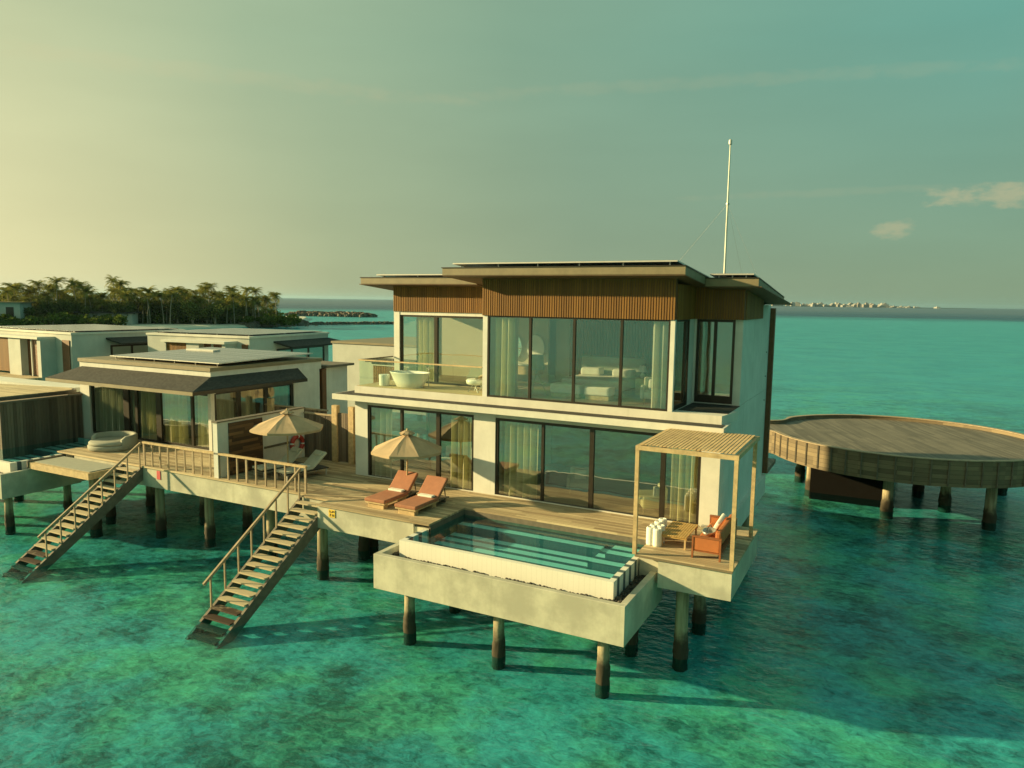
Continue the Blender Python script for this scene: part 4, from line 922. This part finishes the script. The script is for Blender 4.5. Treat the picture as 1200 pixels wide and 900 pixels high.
# rear annex with brown fin
B(-25, HX1+.02, 11.2, 13.0, 2.4, 6.55).build('annex', 'white', h2); B(-25.2, HX1+.3, 10.95, 13.3, 6.555, 6.68).build('annex_roof', 'stair_dark', h2); B(HX1-.3, HX1+.06, 10.86, 11.19, D, 6.5).build('fin', 'fin', h2)
for x in (-30.5,-27,-23): 
    for y in (4.2, 9): pile(h2, x, y, 2.325)
sp = solar_array(-29.6, -21.6, 4.1, 10.4, 7.22, 7.34, 'wide solar panel array on the single storey villa roof', lambda y: 7.10)
for a0, a1, lb, mt in ((-30.2,-28.0,'pale sheer curtain left in the single storey villa front glass','sheer'),(-27.3,-26.97,'narrow sheer curtain between two brown posts of the front glass','sheer'),(-26.7,-25.45,'cream curtain left of the wide brown post in front glass','curtain'),(-24.9,-23.5,'cream curtain right of the wide brown post in front glass','curtain'),(-22.7,-21.7,'cream curtain at the glass corner of the single storey villa','curtain')):
    curtain('y', a0, a1, D+.02, 5.84, HY+.30, lb, mt)
for a0, a1, lb in ((3.9,4.9,'cream curtain in the nearest side window of the single storey villa'),(5.3,6.3,'cream curtain in the middle side window of the single storey villa'),(7.1,8.5,'cream curtain in the last side window of the single storey villa')):
    curtain('x', a0, a1, D+.02, 5.9, HX1-.3, lb, 'sheer')
p = at_z(238, 410.5, 7.36); B(p.x-1.1, p.x+1.1, p.y-.25, p.y+.25, 7.102, 7.42).build('roof_hatch', 'white', h2)
# daybed and its low platform
db = thing('round_daybed', (-26.4, 2.2, D), 'round grey upholstered daybed with low back on the terrace', 'daybed')
DBp = at_z(132, 519, D+.25); DBc = (DBp.x, DBp.y, D+.002); DBs = .86
MB().lathe([(r_*DBs, z_) for r_, z_ in [(1.12,0),(1.2,.03),(1.22,.2),(1.18,.24)]], DBc, 40).build('base', 'grey_fabric', db, smooth=True)
MB().lathe([(r_*DBs, z_) for r_, z_ in [(1.1,.245),(1.16,.27),(1.16,.36),(1.08,.41),(.6,.42)]], DBc, 40).build('mattress', 'grey_fabric', db, smooth=True)
bk_ = MB(); nn = 36
for i in range(nn+1):
    a = R(-12) + R(214)*i/nn; k = min(1, min(i, nn-i)/2); hgt = .50 + .12*k
    for rr, zz in ((1.24*DBs,.2),(1.24*DBs,hgt),(1.19*DBs,hgt+.03),(1.06*DBs,hgt+.03),(1.02*DBs,hgt),(1.02*DBs,.3)): bk_.v.append((DBc[0]+rr*math.cos(a), DBc[1]+rr*math.sin(a), D+zz))
for i in range(nn):
    for k in range(5): bk_.f.append((i*6+k, (i+1)*6+k, (i+1)*6+k+1, i*6+k+1))
bk_.f.append((0,1,2,3,4,5)); bk_.f.append(tuple(nn*6+k for k in range(6))[::-1])
bk_.build('backrest', 'grey_fabric', db, smooth=True)
pl = thing('swim_platform', (-24.7, -1.1, 2.9), 'low lounging platform with grey pad and pale timber edge', 'platform')
B(-26.95, -22.75, -1.75, -.24, 2.72, 3.0).build('frame', 'wood_pale', pl)
B(-26.75, -22.9, -1.6, -.3, 3.002, 3.03).build('pad', 'grey_fabric', pl)
B(-27.02, -26.955, -1.8, -.24, 2.74, 3.06).build('edge_board', 'stair_dark', pl)
pile(pl, -24.2, -.6, 2.71, .2)
# neighbouring pavilion with dark board wall
pv = thing('board_pavilion', (-36, 1.3, 2.5), 'pavilion of dark vertical boards with pale boarded flat roof', 'pavilion')
bd = MB(); 
for k in range(28): a = -.65+k*.142; bd.box(-31.05+random.uniform(-.012,.012), -31.0, a, a+.128, 2.4, 5.15)
for k in range(60): a = -31.1-k*.142; bd.box(a, a+.128, -.7, -.65+random.uniform(-.012,.012), 2.4, 5.15)
bd.build('boards', 'wood_fence', pv)
cr = MB(); cr.box(-31.12, -30.94, -.75, 3.34, 5.153, 5.23); cr.build('top_rail', 'stair_dark', pv)
poly = [(-45,-1.3),(-31.75,-1.3),(-31.5,-1.2),(-31.4,-1.0),(-31.35,2.8),(-31.5,3.3),(-31.9,3.62),(-32.5,3.75),(-37,2.75),(-45,.9)]
MB().prism(poly, 5.235, 5.40).build('roof_edge', 'stair_dark', pv)
cx_, cy_ = -37, .8; MB().prism([(cx_+(x-cx_)*.985, cy_+(y-cy_)*.94) for x, y in poly], 5.402, 5.43).build('roof', 'deck_light', pv)
B(-44, -33.6, 4.2, 5.6, 5.0, 5.25).build('roof', 'slab', pv)
B(-44, -33.8, 4.3, 5.5, 2.4, 4.99).build('wall', 'wood_fence', pv)
for x in (-33, -38): pile(pv, x, 1, 2.395)

# ================================================================== VILLAS BEHIND (seen from their entrance side)
def rear_villa(label, W, k, X):
    """local: front right corner at the origin, front along -x, depth along +y, z from the water; k metres per step of the facade measures"""
    V = thing('entrance_villa', (0,0,0), label, 'villa', 'single storey villas across the lagoon')
    w = MB(); w.box(-W, 0, 0, 11, 2.4, 6.95); w.build('wall', 'wall_grey', V)
    B(-W-.1, .08, -.08, 11.1, 6.952, 7.12).build('coping', 'slab', V); B(-W+.2, -.3, .5, 10.5, 7.2, 7.25).build('solar_roof', 'solar', V)
    for i in range(4):
        x = -W+.6+(W-1.2)*i/3; B(x-.05, x+.05, .6, .7, 7.122, 7.198).build('roof_support', 'metal_edge', V)
    r0, r1, sl0, sl1, d0, d1, e1, f1 = [-q*k for q in X]     # porch roof left/right, slats left/right, door left/right, end post right, fin right
    B(r0, sl0, -1.3, -.003, 2.5, 6.5).build('porch_wall', 'wall_grey', V); B(sl1, d0, -1.3, -.003, 2.5, 6.5).build('porch_wall', 'wall_grey', V); B(d1, e1, -1.3, -.003, 2.5, 6.5).build('porch_wall', 'wall_grey', V)
    B(r0-.2, r1, -1.5, -.003, 6.502, 6.70).build('porch_roof', 'slab', V)
    sl = MB(); n = int((sl1-sl0)/.15)
    for i in range(n): sl.box(sl0+i*.15, sl0+i*.15+.115, -1.2, -1.14, 3.4, 6.45)
    sl.build('slat_panel', 'wood_slat', V)
    B(d0+.01, d1-.01, -.7, -.6, 3.2, 6.5).build('door', 'fin', V); B((d0+d1)/2-.07, (d0+d1)/2+.07, -1.1, -1.0, 3.2, 6.5).build('door_post', 'wall_grey', V)
    B((e1+f1)/2, f1, -.08, -.003, 3.2, 6.45).build('fin', 'fin', V)
    B(r0, r1, -3.0, -1.0, 2.7, 3.19).build('porch_deck', 'deck', V)
    window(V, 'x', 3.4, 10.2, 3.4, 5.9, .06, [5.4, 7.8], .14)
    q = MB(); a = [(.02,3.0,6.6),(1.5,3.5,6.15),(1.5,12.3,6.15),(.02,11.0,6.6)]; q.add(a + [(x,y,z-.15) for x,y,z in a], [(0,1,2,3),(7,6,5,4),(0,4,5,1),(1,5,6,2),(2,6,7,3),(3,7,4,0)]); q.build('skirt_roof', 'shingle', V)
    fb_ = MB()
    for i in range(14): fb_.box(2.0, 2.04, 2.2+i*.16, 2.2+i*.16+.14, 3.2, 4.6)
    fb_.build('fence', 'wood_fence', V)
    B(.003, 2.2, 2.1, 11, 2.7, 3.17).build('deck', 'jetty', V)
    for x in (-W+1, -W/2, -1):
        for y in (.8, 10): pile(V, x, y, 2.395)
    return V
def pxu(P):
    d = Vector(P)-CAM; w = d.dot(_f); return 600+FPX*d.dot(_r)/w
def set_villa(label, p, rot, W, X):
    dv = Vector((math.cos(rot), math.sin(rot), 0)); k = 1/abs(pxu(p)-pxu(p-dv*4))*4
    V = rear_villa(label, W or X[-1]*k*1.02, k, X[:8]); V.location = (p.x, p.y, 0); V.rotation_euler = (0,0,rot); return V
p = at_z(83.3, 390, 7.12)
set_villa('single storey villa at the left picture edge with orange brown slat panel', p, R(-3), 15, (81, 19, 79, 58, 43, 22.5, 18.5, 2.))
p = at_z(292, 394.5, 7.12)
set_villa('single storey villa in the middle distance, partly behind the shingle roofed one', p, R(6), None, (88, 14, 86, 61, 46, 19, 15, 1.5, 122))
v5 = thing('plain_villa', (-24, 21, 0), 'plain pale walled villa half hidden behind the two storey villa', 'villa')
p5 = at_z(389.6, 399.5, 7.3)
B(p5.x, p5.x+14, p5.y, p5.y+9, 2.5, 7.15).build('wall', 'wall_grey', v5); B(p5.x-.08, p5.x+14.08, p5.y-.08, p5.y+9, 7.152, 7.30).build('coping', 'fascia', v5)
x5 = pxy(440, 420, p5.y-1.2).x
B(x5-.5, x5+3.2, p5.y-1.7, p5.y-.085, 6.1, 6.28).build('porch_roof', 'shingle', v5)
B(x5-.1, x5+3, p5.y-1.5, p5.y-.003, 5.88, 6.098).build('porch_lintel', 'slab', v5)
sl = MB()
for i in range(19): sl.box(x5+i*.15, x5+i*.15+.11, p5.y-1.45, p5.y-1.40, 3.2, 5.875)
sl.build('slat_door', 'wood_slat', v5)
for x in (1, 7, 13): pile(v5, p5.x+x, p5.y+1, 2.495)
# boardwalk joining the villas
bwk = thing('boardwalk', (-50, 14, D), 'long timber boardwalk running behind the single storey villa', 'boardwalk')
MB().prism([(-95,6.5),(-24,13.3),(2,13.3),(2,15.8),(-24,15.8),(-95,9.2)], 2.95, 3.15).build('deck', 'jetty', bwk)
for i in range(9): pile(bwk, -88+i*8.2, 8.2+i*.78, 2.94, .2)
# mooring posts in the lagoon
for u, v0, h_, lb in ((155.5, 414, 2.6, 'dark post standing in the lagoon right of the slat panelled villa'), (343.5, 420, 2.6, 'dark post standing in the lagoon right of the middle distance villa')):
    p = at_z(u, v0+2, 3.2); o = MB().tube([(p.x,p.y,-2),(p.x,p.y,6.0)], .22, 10).build('mooring_post', 'black_frame'); tag(o, lb, 'post')

# ================================================================== ROUND JETTY (right)
jt = thing('round_jetty', (7.3, 25, D), 'round timber jetty platform with curved board edge on piles', 'jetty')
JC = Vector((7.35, 25.1)); JR = 6.95
def jetty_poly(g=0., x_end=-4):
    pts = []
    r = JR+g
    a0, a1 = R(205), R(515)       # round from lower left, counter-clockwise, to upper left
    n = 64
    for i in range(n+1):
        a = a0+(a1-a0)*i/n; pts.append((JC.x+r*math.cos(a), JC.y+r*math.sin(a)))
    # narrowing walkway to the left
    pts += [(1.0, 26.6+g), (0, 25.9+g), (x_end, 25.4+g), (x_end, 22.5-g), (0.4, 22.5-g)]
    return pts
# smooth the neck
def smooth_poly(p, it=2):
    for _ in range(it):
        q = []
        for i in range(len(p)):
            a, b = Vector(p[i]), Vector(p[(i+1) % len(p)]); q += [tuple(a.lerp(b, .25)), tuple(a.lerp(b, .75))]
        p = q
    return p
jp = smooth_poly(jetty_poly(0)); ji = smooth_poly(jetty_poly(-.18))
MB().prism(ji, 2.5, 3.2).build('deck', 'jetty', jt)
def band(po, pi, z0, z1):
    mb = MB(); n = len(po)
    for z, P in ((z0, po), (z1, po), (z1, pi), (z0, pi)): mb.v += [(x, y, z) for x, y in P]
    for i in range(n):
        j = (i+1) % n
        for k in range(4): a, b_ = k*n, ((k+1) % 4)*n; mb.f.append((a+i, a+j, b_+j, b_+i))
    return mb
band(jp, ji, 2.15, 3.38).build('cladding', 'jetty_side', jt)
jo = smooth_poly(jetty_poly(.05)); band(jo, smooth_poly(jetty_poly(-.22)), 3.383, 3.43).build('top_rail', 'wood_rail', jt)
ps = MB()
for i in range(0, len(jp), 5): x, y = jp[i]; d = (Vector((x, y))-JC).normalized()*.03; ps.box(x+d.x-.03, x+d.x+.03, y+d.y-.03, y+d.y+.03, 2.2, 3.36)
ps.build('battens', 'stair_dark', jt)
for x, y in ((2.98,23.26),(6.82,20.61),(11.22,20.96),(2.1,26.45),(8.36,26.14),(12.61,29.22),(7,30.5),(5,24.5),(9.5,23.5)): pile(jt, x, y, 2.49, .24)
# box enlarged and blackened to paint in the shadow below the deck
B(3.0, 6.6, 22.6, 26.5, -.3, 2.49).build('shade_box', 'shade_black', jt)

# ================================================================== ISLAND, BREAKWATERS, CITY
def blob(pts, z0, z1, inset):
    c = Vector((sum(p[0] for p in pts)/len(pts), sum(p[1] for p in pts)/len(pts))); P = smooth_poly([tuple(p) for p in pts], 2); n = len(P); mb = MB()
    for k, z in ((1.0, z0), (1-inset, z1*.7), (1-2.2*inset, z1)): mb.v += [(c.x+(x-c.x)*k, c.y+(y-c.y)*k, z) for x, y in P]
    for l in range(2):
        for i in range(n): j = (i+1) % n; mb.f.append((l*n+i, l*n+j, (l+1)*n+j, (l+1)*n+i))
    mb.f.append(tuple(2*n+i for i in range(n))); return mb
IS = [at_z(u, v, 0)[:2] for u, v in ((-140, 383.5), (0, 386), (110, 387), (200, 387), (280, 384.5), (338, 382.5))]
bkp = [(p[0]*1.45, p[1]*1.45+30) for p in IS[::-1]]
isl = blob(IS + bkp, -1.5, 1.0, .05); tag(isl.build('island_ground', 'sand'), kind='structure')
def breakwater(pa, pb, wd, hgt, label, n):
    rnd = random.Random(n); mb = MB(); a, b_ = Vector(pa), Vector(pb); L = (b_-a); sd = Vector((-L.y, L.x)).normalized()
    for i in range(n):
        t = rnd.random(); s = rnd.gauss(0, .33); c = a.lerp(b_, t) + sd*s*wd; r = rnd.uniform(.7, 1.3)*wd*.16; z = max(-.3, hgt*(1-abs(s)*1.3))*rnd.uniform(.6, 1.)*min(1, 6*min(t, 1-t)+.4)
        vs = [Vector((c.x, c.y, z)) + Vector((rnd.uniform(.6,1)*r*math.cos(k*1.047+l*.5), rnd.uniform(.6,1)*r*math.sin(k*1.047+l*.5), (l-1)*r*.7)) for l in range(3) for k in range(6)]
        f = [tuple(range(6))[::-1], tuple(range(12, 18))]
        for l in range(2):
            for k in range(6): f.append((l*6+k, l*6+(k+1)%6, (l+1)*6+(k+1)%6, (l+1)*6+k))
        mb.add(vs, f)
    return tag(mb.build('rock_breakwater', 'rock'), label, 'breakwater', 'rock breakwaters beyond the villas')
Pz = lambda u, v: at_z(u, v, 0)[:2]
breakwater(Pz(285, 383.5), Pz(357, 380.5), 7, 1.6, 'rock bank along the foot of the palm island', 420)
breakwater(Pz(357, 380.3), Pz(470, 379.4), 3.5, .7, 'thin low rock line reaching right from the palm island', 420)
breakwater(Pz(340, 369.5), Pz(438, 371.5), 9, 1.9, 'separate farther rock breakwater in open water', 420)

# palms
def frond(mb, rnd, yaw, el, L):
    n = 9; pts = []
    p = Vector((0,0,0)); e = el
    for i in range(n+1):
        pts.append(p.copy()); e -= (.10 + .14*i/n)*1.1; p = p + Vector((math.cos(yaw)*math.cos(e), math.sin(yaw)*math.cos(e), math.sin(e)))*(L/n)
    sd = Vector((-math.sin(yaw), math.cos(yaw), 0))
    for i in range(1, n+1):
        a, b_ = pts[i-1], pts[i]; d = (b_-a); wl = L*.27*(math.sin(math.pi*min(1, (i+.6)/(n+.8)))**.6)
        for s in (-1, 1):
            for h_ in (0., .5):
                o = a + d*h_; tip = o + d*1.1 + sd*s*wl*rnd.uniform(.75,1.1) + Vector((0,0,-wl*rnd.uniform(.25,.6)))
                mb.add([o, o+d*.42, tip], [(0,1,2)])
    return pts
def make_palm(seed, hgt):
    rnd = random.Random(seed); Pm = thing('palm_tree', (0,0,0), 'coconut palm with bare pale trunk in the island grove', 'palm tree', 'coconut palms on the island')
    lx, ly = rnd.uniform(-1,1)*hgt*.09, rnd.uniform(-1,1)*hgt*.09
    tp = [Vector((lx*(t*t), ly*(t*t), hgt*t)) for t in (0,.2,.4,.6,.8,1)]
    tr = MB().tube([(-.0,0,-.6)]+tp[0:], [.24,.22,.17,.15,.13,.12,.12], 7).build('trunk', 'trunk', Pm)
    c = MB(); nf = 24
    for i in range(nf):
        q = MB(); frond(q, rnd, i*2.39996+rnd.uniform(-.2,.2), rnd.uniform(-.35, 1.2) if i > 6 else rnd.uniform(.9,1.45), rnd.uniform(2.9, 4.2)); c.add([Vector(v)+tp[-1] for v in q.v], q.f)
    c.build('crown', 'palm', Pm); return Pm
protos = [make_palm(s, h_) for s, h_ in ((1,9.5),(2,11),(3,12.8),(4,7.5),(5,10.3),(6,13.5))]
rnd = random.Random(11); used = set(); npalm = 0
def place(proto, u, v, rz, sc=1.):
    o = proto if proto.name not in used else copy_tree(proto); used.add(proto.name)
    p = at_z(u, v, .9); o.location = (p.x, p.y, .9); o.rotation_euler = (0,0,rz); o.scale = (sc,)*3; return o
hero = [(138,377.5,5,1.06,'tallest thin palm rising above the island grove left of centre'),(92,380,5,.95,None),(68,380,2,1.05,None),(325,377.5,1,.9,'rightmost coconut palm leaning at the tip of the island'),(304,378,1,1.05,None)]
for u, v, k, sc, lb in hero:
    o = place(protos[k], u, v, rnd.random()*6, sc)
    if lb: tag(o, lb)
for i in range(180):
    u = -18 + (i/179)*340 + rnd.uniform(-3,3); 
    v = rnd.uniform(375.6, 380.5); sc = rnd.uniform(.72, 1.05)*(1.0 if u < 285 else .9)
    o = place(protos[rnd.randrange(5)], u, v, rnd.random()*6.28, sc)
    if 'tallest' in o['label'] or 'rightmost' in o['label']: o['label'] = 'coconut palm with bare pale trunk in the island grove'
# broadleaf trees and bushes under the palms
def clump(seed, name, rx, rz, mat, n, label, cat, group, trunk=0.):
    rnd = random.Random(seed); T = thing(name, (0,0,0), label, cat, group); mb = MB()
    cs = [(Vector((rnd.uniform(-.6,.6)*rx, rnd.uniform(-.6,.6)*rx, trunk + rz*rnd.uniform(.35,.95))), rnd.uniform(.35,.6)) for _ in range(9)]
    for i in range(n):
        c, k = cs[i % 9]; d = Vector((rnd.gauss(0,1), rnd.gauss(0,1), rnd.gauss(0,1))).normalized()*rnd.random()**.4; p = c + Vector((d.x*rx*k, d.y*rx*k, d.z*rz*k*.9))
        if p.z < .05: p.z = rnd.uniform(.05,.5)
        s = rnd.uniform(.22,.45); a = Vector((rnd.gauss(0,1), rnd.gauss(0,1), rnd.gauss(0,1))).normalized(); b_ = a.cross(Vector((rnd.gauss(0,1), rnd.gauss(0,1), rnd.gauss(0,1)))).normalized()
        mb.add([p-a*s, p+b_*s*.6, p+a*s, p-b_*s*.6], [(0,1,2,3)])
    mb.build('crown', mat, T)
    t = MB()
    for k in range(3): c = cs[k][0]; t.tube([(c.x*.1,c.y*.1,-.5),(c.x*.4,c.y*.4,c.z*.5),c], [.16,.11,.05], 6)
    t.build('trunk', 'trunk', T); return T
lt_ = [clump(s, 'broadleaf_tree', 3.8, 4.2, 'leaf', 1300, 'dark rounded tree filling the grove under the palms', 'tree', 'rounded trees under the island palms', 1.6) for s in (21,22,23)]
for i in range(100):
    u = -16+(i/99)*336 + rnd.uniform(-3,3); v = rnd.uniform(375.5, 380.6) if u < 285 else rnd.uniform(376.5, 378.6)
    place(lt_[rnd.randrange(3)], u, v, rnd.random()*6.28, rnd.uniform(.75,1.2) if u < 290 else .7)
bs_ = [clump(s, 'shrub', 3.0, 1.9, 'bush', 700, 'low green shrub along the island shore', 'shrub', 'low shrubs along the island shore') for s in (31,32)]
for i in range(46):
    u = -14+(i/45)*345 + rnd.uniform(-6,6); v = (381.2 if u < 142 else 379.3 if u < 285 else 380.4) + rnd.uniform(-.6,.5)
    place(bs_[rnd.randrange(2)], u, v, rnd.random()*6.28, rnd.uniform(.9,1.6))
# island houses among the trees
hA = thing('island_house', (0,0,0), 'pale flat roofed house among palms at the left picture edge', 'house')
p = at_z(8, 381, .9)
for nm, mt, bx in (('wall','wall_grey',(-9,4,0,7,.5,7.6)),('roof','fascia',(-10,4.8,-.8,8,7.6,7.95))): B(*bx).build(nm, mt, hA)
for i in range(3): B(-8+i*4,-5.8+i*4,-.06,-.003,3,6.4).build('window', 'bronze', hA)
hA.location = (p.x, p.y, 0); hA.rotation_euler = (0,0,R(35))
hB = thing('island_house', (0,0,0), 'long low house with dark roof and reddish door among palms', 'house')
p = at_z(124, 380.5, .9)
for nm, mt, bx in (('wall','wall_grey',(-8,8,0,6,.5,4.6)),('roof','shingle',(-9,9,-1,7,4.6,5.1))): B(*bx).build(nm, mt, hB)
B(.2,1.9,-.08,-.003,.8,3.8).build('door', 'fin', hB); B(-.9,0,-.08,-.003,.8,3.8).build('window', 'white', hB)
hB.location = (p.x, p.y, 0); hB.rotation_euler = (0,0,R(38))
# far city on the horizon
rnd = random.Random(3)
cg = MB(); 
a, b_ = at_z(912, 358.2, 0), at_z(1160, 361.9, 0)
def hz(u, dist): d = ray(u, 0); d.z = 0; d.normalize(); return Vector((CAM.x, CAM.y, 0)) + d*dist
s0, s1 = hz(900, 5600), hz(1175, 6300)
sdv = (s1-s0).normalized(); nv = Vector((-sdv.y, sdv.x, 0))
MB().prism([tuple((s0)[:2]), tuple((s1)[:2]), tuple((s1+nv*300)[:2]), tuple((s0+nv*300)[:2])], -1, 2.2).build('far_shore', 'leaf'); tag(bpy.data.objects['far_shore'], kind='structure')
for i in range(95):
    u = rnd.uniform(924, 1085) if i < 80 else rnd.uniform(1080, 1130); dist = rnd.uniform(5700, 6000); p = hz(u, dist)
    hh = (rnd.uniform(10, 34)*(1.0 if u < 1065 else .4)); ww = rnd.uniform(9, 26)
    q = MB(); q.box(-ww, ww, -14, 14, 1, hh*.75); q.box(-ww*rnd.uniform(.2,.8), ww*rnd.uniform(.2,.9), -10, 10, hh*.75, hh); q.box(-ww*.2, ww*.1, -3, 3, hh, hh+4)
    o = q.build('city_building', 'city'); o.location = (p.x, p.y, 0); o.rotation_euler = (0,0,YAW+rnd.uniform(-.4,.4)); tag(o, 'tiny pale building of the city on the far horizon', 'building', 'buildings of the city on the horizon')
# ================================================================== AIR
hm = bpy.data.materials.new('haze_air'); hm.use_nodes = True; hn = hm.node_tree; hn.nodes.clear()
ho = hn.nodes.new('ShaderNodeOutputMaterial'); hv = hn.nodes.new('ShaderNodeVolumePrincipled')
hv.inputs['Color'].default_value = (.44, .74, .95, 1); hv.inputs['Density'].default_value = 3.5e-5; hv.inputs['Anisotropy'].default_value = .3
hn.links.new(hv.outputs[0], ho.inputs['Volume'])
tag(B(-20600, 20600, -20600, 20600, -3.2, 70).build('haze', hm), kind='stuff')
